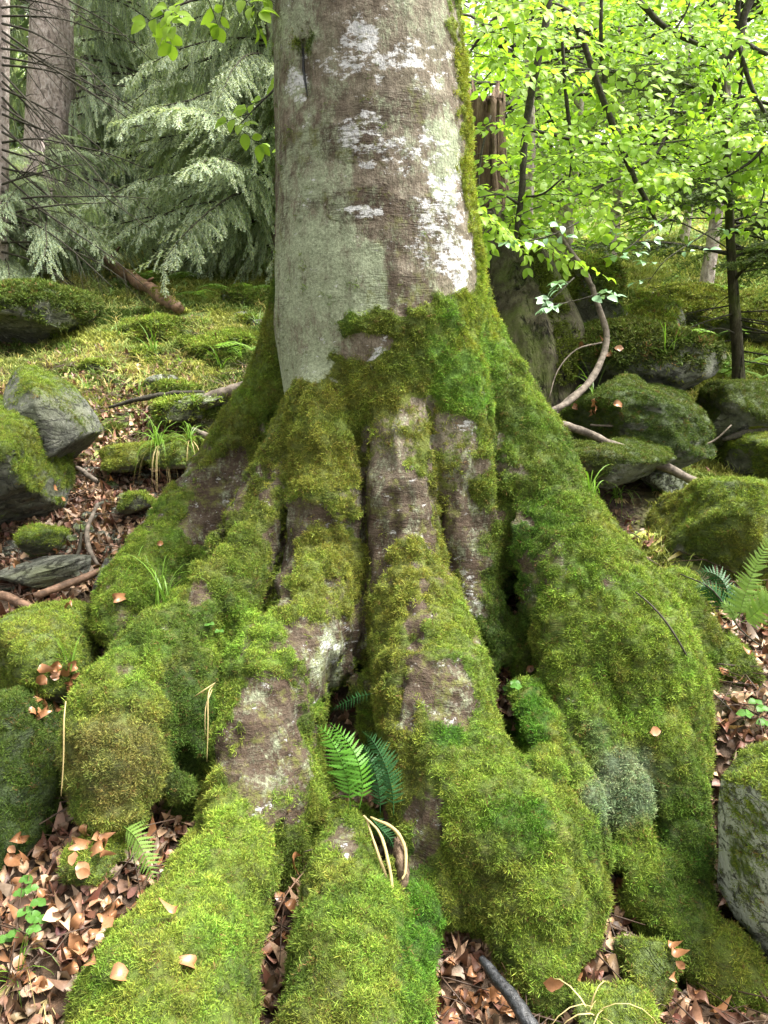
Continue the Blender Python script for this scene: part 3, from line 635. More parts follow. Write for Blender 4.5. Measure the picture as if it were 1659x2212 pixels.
def moss_on(v, f, nrm, moss, col, parent, dens=8500, size=1.0, key='moss', name='moss', jitter=.35):
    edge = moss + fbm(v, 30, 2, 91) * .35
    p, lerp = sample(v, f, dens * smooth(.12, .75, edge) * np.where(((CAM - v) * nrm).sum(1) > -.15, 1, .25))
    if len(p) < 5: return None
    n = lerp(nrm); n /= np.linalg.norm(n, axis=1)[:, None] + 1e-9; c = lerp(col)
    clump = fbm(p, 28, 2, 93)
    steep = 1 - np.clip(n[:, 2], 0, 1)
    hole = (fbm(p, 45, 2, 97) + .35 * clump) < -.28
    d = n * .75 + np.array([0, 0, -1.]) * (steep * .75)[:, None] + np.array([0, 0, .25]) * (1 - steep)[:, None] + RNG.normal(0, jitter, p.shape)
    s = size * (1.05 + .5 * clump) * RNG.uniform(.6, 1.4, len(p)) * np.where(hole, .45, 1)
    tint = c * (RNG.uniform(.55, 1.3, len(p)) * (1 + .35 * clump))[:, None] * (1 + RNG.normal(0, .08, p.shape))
    tint[hole] *= .5  # gaps between clumps darkened in the tint as painted shade
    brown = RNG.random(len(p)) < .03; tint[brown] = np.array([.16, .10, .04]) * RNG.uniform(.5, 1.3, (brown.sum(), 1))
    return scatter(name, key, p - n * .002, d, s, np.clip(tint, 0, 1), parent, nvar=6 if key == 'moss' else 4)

# ------------------------------------------------------------------ the beech in parts
beech = empty('beech_tree', (.0, 3.4, .5), 'huge old beech with pale lichened trunk and spreading moss covered buttress roots', 'tree')
fg = np.array([np.bincount(x).argmax() for x in TG[TF][:, :]]) if False else np.sort(TG[TF], axis=1)[:, 1]
fg = np.where((fg > 0) & (sy[TF].mean(1) < 760), 0, fg)
part_names = {0: 'trunk', 1: 'root', 2: 'root', 3: 'root', 4: 'root', 5: 'root', 6: 'root', 7: 'root', 8: 'root', 9: 'root'}
for g in range(10):
    sel = TF[fg == g]
    if not len(sel): continue
    u, inv = np.unique(sel, return_inverse=True); f = inv.reshape(sel.shape)
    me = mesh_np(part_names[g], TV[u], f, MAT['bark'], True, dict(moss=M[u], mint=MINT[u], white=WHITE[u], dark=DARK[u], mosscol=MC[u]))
    me.normals_split_custom_set_from_vertices([tuple(x) for x in TN[u]])
    po = add(part_names[g], me, beech)
    mo = moss_on(TV[u], f, TN[u], M[u] * 1.0, MC[u], po, 26000, .82)
# dark tube laid in the bark crack high on the left, as its shade
bt = BVHTree.FromPolygons(TV.tolist(), TF.tolist()); cp_ = []
for px, py, r in curve_pts([(654, 92, 1), (655, 115, 2.2), (656, 150, 3), (660, 180, 2.6), (664, 208, .8)], 3):
    d = ray(px, py); l = bt.ray_cast(Vector(CAM), Vector(d).normalized())[0]
    if l is not None: cp_.append((*l, r * 3.1 / F))
cp_ = np.array(cp_); mb = MB(); mb.tube(cp_[:, :3], list(cp_[:, 3]), 6, noise=.3); add('crack_shade', mb.mesh('crack_shade', MAT['charred']), beech)
# the trunk above the picture
ub, ur = trace([(778, -405, 190.5, 3.42), (776, -500, 186, 3.42)], 2)
top = ub[-1]; mb = MB(); pts = [np.array([ub[0][0], ub[0][1], 3.38]), np.array([ub[0][0] - .02, 3.42, 5]), np.array([ub[0][0] - .06, 3.45, 8]), np.array([ub[0][0] - .1, 3.5, 12])]
mb.tube(curve_pts(pts, 5), list(np.linspace(ur[0] * .97, .2, 16)), 28)
add('upper_trunk', mb.mesh('upper_trunk', MAT['bark']), beech)
# ------------------------------------------------------------------ ground
def ground():
    # graded grid: fine near the camera, coarse far off
    gy = np.concatenate([np.linspace(.3, 6, 230), 6 + (np.linspace(0, 1, 150)[1:] ** 1.8) * 74]); gx = np.sign(np.linspace(-1, 1, 340)) * np.abs(np.linspace(-1, 1, 340)) ** 2.0 * 60
    gx = np.unique(np.concatenate([gx, np.linspace(-3, 3, 240)]))
    gx.sort(); X, Y = np.meshgrid(gx, gy, indexing='ij'); V = np.stack([X, Y, G(X, Y)], -1).reshape(-1, 3); ny = len(gy)
    i = (np.arange(len(gx) - 1)[:, None] * ny + np.arange(ny - 1)[None]).ravel()
    f = np.stack([i, i + ny, i + ny + 1, i + 1], 1)
    green = green_at(V[:, 0], V[:, 1])
    return V, f, mesh_np('forest_floor', V, f, MAT['ground'], True, dict(green=green))
def green_at(x, y):
    g = .15 + .6 * smooth(4.4, 6.4, y) + .45 * fbm(np.stack([x, y, 0 * x], -1), 1.2, 3, 3)
    g = g + .55 * smooth(.9, 1.6, x) * smooth(2.9, 3.8, y)
    g = g - .5 * smooth(-1.2, -1.9, x) * (1 - smooth(3.8, 4.6, y)) * smooth(2.2, 2.8, y)
    return np.clip(g, 0, 1)
GV, GF, gme = ground(); ground_o = add('forest_floor', gme); ground_o['kind'] = 'structure'

# ------------------------------------------------------------------ rocks
def ico(sub):
    bm = bmesh.new(); bmesh.ops.create_icosphere(bm, subdivisions=sub, radius=1); bm.verts.ensure_lookup_table()
    v = np.array([x.co for x in bm.verts]); f = np.array([[q.index for q in x.verts] for x in bm.faces]); bm.free(); return v, f
ICO = {s: ico(s) for s in (3, 4, 5, 6)}
BLOCKERS = []                              # (vertices, faces) other things are dropped onto
def rock(label, px, py, Y, w, h, dy, seed, moss=.8, cuts=7, rough=.1, sub=5, col=None, rot=0, tilt=0, wet=0, lichen=0, dens=6500, size=1.0, mossbias=.35, name='rock', cat='rock', group=None, flat=.55, parent=None, boxy=.75):
    c = P(px, py, Y); sx_, sz_ = rad(w, px, py, Y), rad(h, px, py, Y); r = np.random.default_rng(seed)
    v, f = ICO[sub]; v = v.copy(); v = np.sign(v) * np.abs(v) ** boxy; v /= np.linalg.norm(v, axis=1).max() * .85
    for _ in range(cuts + 5):
        n = r.normal(size=3); n /= np.linalg.norm(n); d = r.uniform(flat, .88); s = v @ n - d; v -= np.where(s > 0, s, 0)[:, None] * n * .96
    v = v / np.abs(v).max(0) 
    v = v + vnormals(v, f) * (fbm(v, 1.3, 4, seed) * rough + fbm(v, 6, 3, seed + 5) * rough * .4 - np.abs(fbm(v, 3.2, 3, seed + 7)) * rough * .6)[:, None]
    E = np.array(Euler((tilt * .4, tilt, rot)).to_matrix()); v = (v * [sx_, dy, sz_]) @ E.T
    n = vnormals(v, f); wv = v + c
    m = np.clip(moss * (.25 + mossbias + n[:, 2] * .95 + fbm(wv, 5, 4, seed + 9) * .9), 0, 1)
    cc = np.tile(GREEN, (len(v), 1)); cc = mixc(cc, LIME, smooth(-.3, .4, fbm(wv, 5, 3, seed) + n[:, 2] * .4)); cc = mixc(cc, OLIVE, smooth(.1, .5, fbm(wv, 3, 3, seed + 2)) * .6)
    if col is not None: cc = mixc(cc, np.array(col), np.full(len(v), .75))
    v = v + n * (m * (.006 + .012 * np.abs(fbm(wv, 12, 3, 55))))[:, None]
    me = mesh_np(name, v, f, MAT['rock'], True, dict(moss=m, mosscol=cc, wet=np.full(len(v), wet) * np.clip(n[:, 2] * 1.5, 0, 1) * (1 - m), lichen=np.full(len(v), lichen)))
    o = bpy.data.objects.new(name, me); link(o); o.location = tuple(float(q) for q in c)
    tag(o, label, cat, group); BLOCKERS.append((v + c, f))
    if moss > .05 and dens:
        far = Y > 4.9
        size = size * (1 if far else .85); mo = moss_on(v + c, f, n, m, cc, o, dens * (1.3 if far else 3.0), size, 'mossfar' if far else 'moss')
    return o
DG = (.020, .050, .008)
rock('large mossy boulder at the left edge with moss hanging over its dark underside', -40, 1015, 3.8, 190, 175, .5, 4, 1, 7, .10, 6, mossbias=.25, rot=.3, tilt=.45, flat=.5)
rock('flat topped boulder with wet pale top and dark broken front face', 115, 905, 4.3, 108, 84, .5, 12, .45, 12, .05, 5, rot=.4, tilt=.45, wet=.5, lichen=0, mossbias=-.12, flat=.6, boxy=.5)
rock('broad mossy hump under the spruce at the left', 60, 700, 7.2, 150, 80, .9, 21, 1, 3, .12, 5, col=(.05, .08, .015))
rock('small wedge shaped stone with moss on its right face below the big boulder', 103, 1170, 3.55, 52, 40, .2, 31, .6, 9, .05, 4, tilt=-.4, flat=.5)
rock('long wet grey rock lying across the stony gully', 105, 1234, 3.3, 108, 26, .16, 41, .12, 6, .05, 5, wet=1, tilt=-.06, dens=0)
rock('mossy cushion shaped boulder below the gully at the left edge', 95, 1415, 2.82, 125, 92, .3, 51, 1, 3, .08, 5, mossbias=.6)
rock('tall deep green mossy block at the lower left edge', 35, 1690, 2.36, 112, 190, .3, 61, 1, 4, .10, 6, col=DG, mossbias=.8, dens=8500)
rock('small round mossy stone among fallen leaves beside the lower left fern', 205, 1838, 2.02, 58, 42, .11, 71, .9, 4, .08, 4, mossbias=.4)
rock('smooth grey green rock leaning against the back left root', 240, 1262, 3.12, 40, 66, .15, 81, .35, 6, .04, 4, mossbias=-.1)
rock('flat pale slab lying beside the trunk on the left slope', 420, 868, 5.1, 95, 22, .25, 91, .25, 8, .05, 4, wet=.8, tilt=-.12, dens=3000, lichen=.2)
rock('dark edged slab with grass on it left of the back root', 380, 893, 4.95, 62, 26, .2, 95, .5, 8, .06, 4)
rock('low mossy cushion in the middle of the left gully', 275, 985, 4.45, 58, 30, .25, 101, 1, 4, .1, 5, mossbias=.6)
rock('mossy ledge below the grass tuft on the left slope', 390, 975, 4.4, 80, 32, .25, 111, .8, 6, .1, 5, mossbias=.3)
rock('little mossy stone in the leaf filled gully', 290, 1085, 3.85, 34, 26, .13, 121, .7, 6, .06, 4)
rock('mossy hump behind the slope grass near the trunk', 490, 745, 6.8, 80, 38, .5, 131, 1, 4, .12, 5)
rock('low mossy hump at the foot of the leaning log', 330, 715, 7.2, 90, 30, .5, 141, 1, 3, .12, 4)
rock('rounded boulder with moss cap behind the broken stump', 1268, 640, 6.0, 86, 76, .5, 151, .75, 4, .07, 5, mossbias=.15)
rock('dark upright rock under the moss capped boulder', 1322, 715, 5.6, 54, 84, .3, 161, .5, 8, .06, 4, mossbias=-.1)
rock('dark rock in shadow between boulder and sapling', 1405, 700, 5.6, 74, 86, .35, 171, .5, 8, .06, 4, mossbias=-.1)
rock('mossy upper ledge with brown leaves on top on the right bank', 1375, 795, 5.0, 165, 100, .5, 181, .8, 7, .10, 5, col=(.04, .06, .012), mossbias=.2)
rock('big lower ledge with deep green mossy face on the right bank', 1385, 915, 4.45, 175, 100, .42, 191, 1, 6, .10, 6, col=(.04, .075, .012), mossbias=.5)
rock('low mossy rock under the fallen branch on the right', 1300, 995, 4.0, 140, 60, .28, 201, .8, 5, .1, 5, col=(.05, .08, .012), mossbias=.2)
rock('mossy rock at the base of the dead sapling on the right', 1580, 905, 4.9, 120, 84, .4, 211, .9, 6, .1, 5, col=(.06, .09, .015))
rock('round bright mossy boulder cut by the right edge of the picture', 1650, 1000, 4.7, 85, 72, .4, 221, 1, 3, .07, 5, mossbias=.3)
rock('large peaked mossy boulder on the right beside the ferns', 1550, 1165, 3.55, 158, 140, .38, 231, 1, 6, .09, 6, mossbias=.35, flat=.5, dens=7500)
rock('small pillar of moss between buttress root and ferns', 1568, 1450, 2.85, 52, 84, .15, 241, 1, 3, .08, 5, mossbias=.8)
rock('grey lichened stone slab standing at the lower right edge', 1716, 1870, 2.02, 116, 285, .22, 251, .7, 14, .05, 6, lichen=.7, mossbias=-.05, flat=.7, tilt=-.06, boxy=.35, rot=.25)
rock('pale flat stone beneath the fallen branch on the right bank', 1440, 1035, 4.3, 62, 42, .2, 261, .25, 9, .05, 4, lichen=.5, mossbias=-.2, tilt=.5, dens=2000)
rock('small mossy stone at the bottom right among brown leaves', 1405, 2095, 1.86, 64, 62, .1, 271, .95, 4, .08, 4, mossbias=.5)
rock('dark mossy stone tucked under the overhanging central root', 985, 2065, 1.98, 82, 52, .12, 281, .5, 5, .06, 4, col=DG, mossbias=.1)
rock('thin mossy stone at the bottom edge in the dry leaves', 1340, 2195, 1.66, 90, 20, .1, 291, .8, 4, .06, 4)
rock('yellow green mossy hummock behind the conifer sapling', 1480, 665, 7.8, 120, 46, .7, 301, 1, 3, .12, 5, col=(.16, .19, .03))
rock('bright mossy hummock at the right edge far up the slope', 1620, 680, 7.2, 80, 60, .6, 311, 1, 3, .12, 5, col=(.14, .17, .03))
rock('mossy root mound at the foot of the big spruce', 190, 545, 10.6, 60, 42, .6, 321, 1, 3, .12, 5)
for i, (px, py, w, h, l) in enumerate([(22, 1195, 34, 26, 'pale angular stone at the left edge of the gully'), (132, 1196, 36, 18, 'flat stone right of the wedge shaped stone'), (88, 1268, 34, 14, 'whitish flat stone in front of the long wet rock'),
        (20, 1268, 34, 20, 'grey green stone under the left end of the long rock'), (320, 1115, 46, 15, 'dark wet stone lying across the upper gully'), (305, 1045, 20, 11, 'glossy flat stone beside the little mossy stone'), (240, 1020, 24, 10, 'pale thin stone under the low mossy cushion'),
        (250, 1165, 40, 13, 'dark slab at the middle of the gully beside a stick'), (230, 1192, 26, 11, 'small wet stone below the dark slab'), (355, 1040, 13, 22, 'upright little grey stone close to the back root'), (180, 1020, 40, 10, 'narrow tilted stone below the flat topped boulder'), (215, 1210, 30, 12, 'brown grey stone left of the leaning rock'),
        (160, 1090, 18, 10, 'tiny wet stone amid red brown leaves'), (265, 1130, 20, 12, 'small slate coloured stone under the wet slab'), (60, 1215, 20, 12, 'small rounded stone above the long wet rock'), (330, 1075, 22, 10, 'thin wet stone near the back left root'), (190, 1140, 18, 12, 'small brown stone beside the curved stick')]):
    q = on_ground(px, py + h * .5); rock(l, px, py, q[1] + .03, w, h, rad(w, px, py, q[1]) * .7, 400 + i, .12, 8, .05, 4 if w > 30 else 3, wet=.9, dens=0, lichen=.3, group='stones in the left gully', flat=.5)

MARKS = [('the crooked gully stick', 195, 1150), ('the long wet rock', 105, 1234), ('the leaning grey green rock', 240, 1262), ('the back left root', 380, 1150), ('the low mossy cushion', 275, 985), ('the leaning log', 300, 620), ('the broad mossy hump', 60, 700), ('the mossy trunk edge', 570, 780), ('the pale slab', 420, 868), ('the flat topped boulder', 120, 905), ('the straw hung grass tuft', 345, 960), ('the middle of the left slope', 300, 780),
         ('the moss capped round boulder', 1268, 640), ('the bent bare branch', 1310, 740), ('the conifer sapling', 1590, 800), ('the big lower ledge', 1385, 915), ('the forked branch', 1400, 1000), ('the peaked boulder', 1550, 1160), ('the broken stump', 1130, 700)]
def near_mark(px, py):
    m, mx, my = min(MARKS, key=lambda q: (q[1] - px) ** 2 + (q[2] - py) ** 2); dx, dy = px - mx, py - my
    side = 'right of' if dx > 0 else 'left of'; ud = 'above' if dy < 0 else 'below'
    return (f'{side} ' if abs(dx) > 1.6 * abs(dy) else f'{ud} ' if abs(dy) > 1.6 * abs(dx) else f'{ud} and {side} ') + m
_seen = {}
def unique(lab):
    _seen[lab] = _seen.get(lab, 0) + 1; return lab if _seen[lab] == 1 else lab + [', second one', ', third one', ', outermost'][min(_seen[lab] - 2, 2)]
def stone_label(px, py, w, i):
    return unique(('wide ' if w > 30 else 'medium ' if w > 18 else 'tiny ') + ('bare grey wet' if i % 3 == 0 or i > 33 else 'mossy') + ' stone ' + near_mark(px, py))
rs_ = random.Random(8)
for i in range(58):
    px, py = rs_.uniform(130, 580), rs_.uniform(650, 940); 
    if i > 33: px, py = rs_.uniform(120, 400), rs_.uniform(1010, 1275)
    elif i > 22: px, py = rs_.uniform(1230, 1640), rs_.uniform(700, 1050)
    q = on_ground(px, py); w = rs_.uniform(14, 60 if i <= 33 else 26) * (5.2 if i <= 33 else 4.2) / q[1] * (1.2 if i % 3 else .8); rock(stone_label(px, py, w, i), px, py - w * .22, q[1], w, w * rs_.uniform(.35, .62), rad(w, px, py, q[1]) * .7, 600 + i, .12 if i % 3 == 0 else .3 if i > 33 else .9, 5, .1, 4, wet=.8 * (i % 3 == 0 or i > 33), dens=0 if i > 33 else 6500, group='small stones on the slopes', rot=rs_.uniform(0, 3), mossbias=.2, lichen=.2, col=[(.2, .23, .04), (.07, .11, .02), None][i % 3] if px < 600 else None)
# ------------------------------------------------------------------ dropping things onto what is already there
def build_bvh():
    vs = [TV, GV]; fs = [TF, GF]; 
    polys = []; verts = []; off = 0
    for v, f in [(TV, TF), (GV, GF)] + BLOCKERS:
        verts.append(v); polys += (f + off).tolist(); off += len(v)
    return BVHTree.FromPolygons(np.concatenate(verts).tolist(), polys)
BVH = build_bvh()
def hit(px, py):
    d = ray(px, py); l, n, i, t = BVH.ray_cast(Vector(CAM), Vector(d).normalized(), 80)
    if l is None: return None, None
    n = np.array(n); 
    if n @ d > 0: n = -n
    return np.array(l), n
def drop(x, y, top=3.0):
    l, n, i, t = BVH.ray_cast(Vector((x, y, top)), Vector((0, 0, -1)), 10)
    return (np.array(l), np.array(n)) if l is not None else (np.array([x, y, float(G(x, y))]), np.array([0, 0, 1.]))
# ------------------------------------------------------------------ leaves, blades, fronds
def leaf_shape(L=1.0, W=.6, fold=.12, curl=.1, n=5, wav=0, seed=0, serr=0):
    r = random.Random(seed); V = []; Fc = []
    for i in range(n + 1):
        t = i / n; w = W / 2 * (math.sin(math.pi * t ** .85) ** .8 if 0 < i < n else .02)
        z = -curl * (t - .3) ** 2 * 2; e = r.uniform(-wav, wav)
        V += [(t * L, -w * (1 + serr * r.uniform(-.1, .1)), z + fold * w * 2 + e), (t * L, 0, z), (t * L, w * (1 + serr * r.uniform(-.1, .1)), z + fold * w * 2 - e)]
    for i in range(n):
        a = i * 3; Fc += [(a, a + 3, a + 4, a + 1), (a + 1, a + 4, a + 5, a + 2)]
    return np.array(V), np.array(Fc)
def frame(d, n):
    """matrix whose x runs along d and whose z is close to n"""
    x = np.asarray(d, float); x = x / np.linalg.norm(x); z = np.asarray(n, float) - x * (np.asarray(n, float) @ x); z /= np.linalg.norm(z) + 1e-9; y = np.cross(z, x)
    return np.stack([x, y, z], 1)
def mat4(Rm, loc, s=1.0):
    m = Matrix(((*[float(q) * s for q in Rm[0]], float(loc[0])), (*[float(q) * s for q in Rm[1]], float(loc[1])), (*[float(q) * s for q in Rm[2]], float(loc[2])), (0, 0, 0, 1))); return m
def lmesh(name, v, f, mat):
    me = bpy.data.meshes.new(name); me.from_pydata([tuple(map(float, x)) for x in v], [], [tuple(map(int, q)) for q in f]); me.materials.append(mat); set_normals_smooth(me); return me
def litter_mesh(s):
    v, f = leaf_shape(.050, .034, [.25, .5, -.2, .8, .1, .35][s % 6], [.01, .03, -.02, .015, .035, 0][s % 6] * 3, 4, .003, s, 1)
    v = v - [.025, 0, 0]; me = lmesh('fallen_leaf', v, f, MAT['litteri']); set_attr(me, 'tipness', np.full(len(v), .6)); return me
scatter_group('litter', shapes(['fallen_leaf'] * 6, [litter_mesh(s) for s in range(6)]))
def twiggy(s):
    mb = MB(); r = random.Random(s)
    for _ in range(2):
        a = r.uniform(0, 6.28); l = r.uniform(.05, .12); mb.tube([(-math.cos(a) * l, -math.sin(a) * l, .004), (r.uniform(-.01, .01), r.uniform(-.01, .01), .008), (math.cos(a) * l, math.sin(a) * l, .004)], [.0015, .002, .001], 3)
    me = mb.mesh('twig_bit', MAT['litteri']); set_attr(me, 'tipness', np.zeros(len(me.vertices))); return me
scatter_group('twigs', shapes(['twig_bit'] * 3, [twiggy(s) for s in range(3)]))
def plant_clump(s, n=9, L=.05, W=.03, up=.5, mat='greeni'):
    r = random.Random(s); V = []; Fc = []; off = 0
    for i in range(n):
        v, f = leaf_shape(L * r.uniform(.6, 1.3), W, .15, .15, 3); a = r.uniform(0, 6.28); e = r.uniform(0, 1.2) * up
        M_ = frame((math.cos(a) * math.cos(e), math.sin(a) * math.cos(e), math.sin(e)), (r.gauss(0, .3), r.gauss(0, .3), 1)); b = np.array([r.gauss(0, .03), r.gauss(0, .03), r.uniform(0, .05) * up])
        V.append(v @ M_.T + b); Fc += (f + off).tolist(); off += len(v)
    V = np.concatenate(V); me = lmesh('small_plant', V, Fc, MAT[mat]); set_attr(me, 'tipness', np.full(len(V), .6)); return me
scatter_group('plants', shapes(['small_plant'] * 5, [plant_clump(s) for s in range(3)] + [plant_clump(7, 16, .11, .007, 1.3), plant_clump(8, 14, .14, .006, 1.3)]))

# brown leaf litter in the hollows
def litter_density(x, y):
    p = np.stack([x, y, 0 * x], -1); g = green_at(x, y); d = 1700 * (1 - smooth(.45, .8, g + .25 * fbm(p, 3, 2, 8))) * (1 - smooth(4.6, 5.6, y))
    d = d + 260 * smooth(4.2, 5.0, y) * (1 - smooth(6.8, 7.8, y)) * 3.2 * smooth(-.25, .1, fbm(p, 1.6, 2, 18) + .15)
    d = d * (1 - np.exp(-((x - P(1555, 1800, 2.12)[0]) ** 2 + (y - 2.1) ** 2) / .05)); d = d * (1 - .85 * smooth(.7, 1.1, x) * smooth(2.9, 3.3, y)) * smooth(-.55, .0, fbm(p, 2.2, 3, 48) + .25 * (y < 2.6))
    return d * (np.abs(x) < y * .62 + .3)
def sample_ground(x0, x1, y0, y1, dfun, dmax):
    n = int((x1 - x0) * (y1 - y0) * dmax); x = RNG.uniform(x0, x1, n); y = RNG.uniform(y0, y1, n); k = RNG.random(n) * dmax < dfun(x, y); return x[k], y[k]
x, y = sample_ground(-4.5, 4.5, .9, 8, litter_density, 1700)
z = G(x, y) + RNG.uniform(0.0, .03, len(x))
col = np.array([.25, .15, .095]) * RNG.uniform(.35, 1.4, (len(x), 1)) * (1 + RNG.normal(0, .08, (len(x), 3)))
pale = RNG.random(len(x)) < .22; col[pale] = np.array([.50, .34, .22]) * RNG.uniform(.7, 1.15, (pale.sum(), 1)); gy_ = RNG.random(len(x)) < .2; col[gy_] = np.array([.26, .20, .15]) * RNG.uniform(.6, 1.2, (gy_.sum(), 1)); dk = RNG.random(len(x)) < .2; col[dk] = np.array([.10, .045, .028])
scatter('leaf_litter', 'litter', np.stack([x, y, z], 1), np.stack([RNG.normal(0, .38, len(x)), RNG.normal(-.12, .38, len(x)), np.ones(len(x))], 1), RNG.uniform(.5, 1.25, len(x)), np.clip(col, 0, 1))
bpy.data.objects['leaf_litter'].parent = ground_o
x, y = sample_ground(-4, 3.2, 1, 8, lambda x, y: 90 * (litter_density(x, y) > 250) + 0 * x, 90)
scatter('twig_litter', 'twigs', np.stack([x, y, G(x, y) + .03], 1), np.stack([RNG.normal(0, .2, len(x)), RNG.normal(0, .2, len(x)), np.ones(len(x))], 1), RNG.uniform(.6, 1.6, len(x)), np.tile([.07, .045, .03], (len(x), 1)), ground_o, nvar=3)
# the leaves that show largest, one by one
LITTER = []
for s in range(8):
    v, f = leaf_shape(.052, .036, [.3, .55, -.25, .15][s % 4], [.05, .1, -.06, .0][s % 4], 5, .004, 50 + s, 1); LITTER.append(lmesh('fallen_leaf', v - [.026, 0, 0], f, MAT['dry']))
zones = [((0, 420, 1790, 2120), 92), ((925, 1260, 2085, 2212), 36), ((1300, 1400, 1900, 2010), 18), ((1440, 1640, 2030, 2212), 26), ((60, 160, 1440, 1550), 20), ((1060, 1150, 1430, 1500), 14), ((1380, 1659, 1330, 1600), 34),
         ((566, 640, 1840, 2180), 16), ((0, 350, 1040, 1340), 18), ((230, 350, 1310, 1400), 8), ((1260, 1340, 735, 770), 6), ((1240, 1340, 865, 890), 7), ((1350, 1400, 1160, 1230), 5)]
def on_tree(px, py):
    d = ray(px, py); l, n, i, t = BVH.ray_cast(Vector(CAM), Vector(d).normalized(), 80); return i is not None and i < len(TF)
def leaf_on(px, py, i, lift=.008):
    q, n = hit(px, py)
    if q is None or (on_tree(px, py) and RNG.random() > .12): return
    n = n + RNG.normal(0, .3, 3); a = RNG.uniform(0, 6.28); d = np.array([math.cos(a), math.sin(a), 0]); d = d - n * (d @ n) / (n @ n)
    o = bpy.data.objects.new('fallen_leaf', LITTER[i % 8]); link(o, ground_o); o.matrix_local = mat4(frame(d, n), q + n / np.linalg.norm(n) * lift, RNG.uniform(.6, 1.05))
i = 0
for (x0, x1, y0, y1), c in zones:
    for _ in range(c): leaf_on(RNG.uniform(x0, x1), RNG.uniform(y0, y1), i, RNG.uniform(.012, .035)); i += 1

# tiny green plants and grass on the slopes
def green_density(x, y):
    p = np.stack([x, y, 0 * x], -1); g = green_at(x, y)
    return (np.abs(x) < y * .62 + .5) * smooth(.35, .7, g + .4 * fbm(p, 2.2, 3, 28)) * (230 * (1 - smooth(7, 12, y)) + 22)
x, y = sample_ground(-12, 12, 2.5, 20, green_density, 255)
c0 = np.where((x > .5)[:, None], np.array([.27, .33, .09]), np.array([.26, .31, .10])) * RNG.uniform(.5, 1.5, (len(x), 1)); c0[:, 0] *= RNG.uniform(.7, 1.4, len(x))
scatter('ground_plants', 'plants', np.stack([x, y, G(x, y)], 1), np.stack([RNG.normal(0, .15, len(x)), RNG.normal(0, .15, len(x)), np.ones(len(x))], 1), RNG.uniform(.35, .85, len(x)) * (1 + smooth(7, 14, y) * 1.2), np.clip(c0, 0, 1), ground_o, nvar=5)
# thin moss carpet between the stones
x, y = sample_ground(-6, 6, 2.2, 12, lambda x, y: 2600 * smooth(.5, .8, green_at(x, y) + .75 * fbm(np.stack([x, y, 0 * x], -1), 2.6, 3, 38)) * (np.abs(x) < y * .6 + .3) * (1 - smooth(6, 11, y) * .75), 2600)
pv_ = smooth(-.35, .35, fbm(np.stack([x, y, 0 * x], -1), 2.1, 3, 66))[:, None]; c0 = (np.array([.22, .25, .055]) * pv_ + np.array([.06, .10, .02]) * (1 - pv_)) * RNG.uniform(.6, 1.4, (len(x), 1))
scatter('moss_carpet', 'mossfar', np.stack([x, y, G(x, y) - .005], 1), np.stack([RNG.normal(0, .2, len(x)), RNG.normal(0, .2, len(x)), np.ones(len(x))], 1), RNG.uniform(.6, 1.5, len(x)) * (1 + .15 * y), c0, ground_o, nvar=4)

# ------------------------------------------------------------------ grass
def blade(mb, b, d, L, w, droop, seg=6):
    d = np.array(d, float); d /= np.linalg.norm(d); side = np.cross(d, [0, 0, 1.]); side /= np.linalg.norm(side) + 1e-9; th = random.uniform(-.8, .8); side = side * math.cos(th) + np.cross(side, d) * math.sin(th)
    p = np.array(b, float); V = []
    for s in range(seg + 1):
        t = s / seg; ww = w * (1 - t ** 2.2) * .5 + .0002; V += [p - side * ww, p + side * ww]; d = d + np.array([0, 0, -droop / seg * (1 + 2 * t)]); d /= np.linalg.norm(d); p = p + d * L / seg
    mb.addm(V, [(2 * s, 2 * s + 1, 2 * s + 3, 2 * s + 2) for s in range(seg)])
def grass_tuft(label, px, py, n, L, w=.005, droop=1.0, spread=.5, mat='grass', dead=0, seed=1, group=None):
    random.seed(seed); q, nn = hit(px, py)
    e = empty('grass_tuft', q, label, 'grass', group)
    for i in range(n):
        mb = MB(); a = random.uniform(0, 6.28); s = random.uniform(.15, 1) * spread
        blade(mb, q + np.array([random.gauss(0, .012), random.gauss(0, .012), -.01]), (math.cos(a) * s, math.sin(a) * s, 1), L * random.uniform(.55, 1.15), w, droop * random.uniform(.6, 1.5))
        add('blade', mb.mesh('blade', MAT[mat]), e)
    for i in range(dead):
        mb = MB(); a = random.uniform(3.6, 5.8); blade(mb, q, (math.cos(a), math.sin(a), .25), L * random.uniform(.6, 1.1), w * .8, 2.4); add('dead_blade', mb.mesh('dead_blade', MAT['straw']), e)
    return e
grass_tuft('tuft of long bright green grass growing in front of the back left root', 352, 1300, 15, .24, .0055, .9, .42, seed=2)
grass_tuft('thin grass stems between the leaning rock and the grass in front of the root', 300, 1215, 6, .15, .003, 1.4, .9, seed=3)
grass_tuft('fresh green grass tuft on the mossy boulder at the lower left', 150, 1440, 14, .15, .005, .8, .4, seed=4)
grass_tuft('lone curved grass blades arching beside the lower left boulder', 200, 1440, 4, .16, .0045, 2.2, .9, seed=5)
grass_tuft('large arching grass tuft with straw hanging over the ledge in the left gully', 345, 960, 34, .32, .0055, 1.6, .9, seed=6, dead=16)
grass_tuft('smaller arching grass tuft right of the straw hung tuft', 410, 950, 22, .26, .005, 1.6, .9, seed=7, dead=10)
grass_tuft('light grass tuft on the sunny slope above the pale slab', 300, 860, 16, .26, .006, 1.0, .7, seed=8)
grass_tuft('yellow green grass tuft at the left of the sunny slope', 190, 850, 14, .26, .006, 1.0, .7, seed=9)
grass_tuft('grass tuft beside the mossy trunk edge on the left slope', 480, 800, 16, .3, .006, 1.1, .8, seed=10)
grass_tuft('grass tuft high on the left slope near the broad mossy hump', 330, 765, 14, .34, .008, 1.0, .7, seed=11)
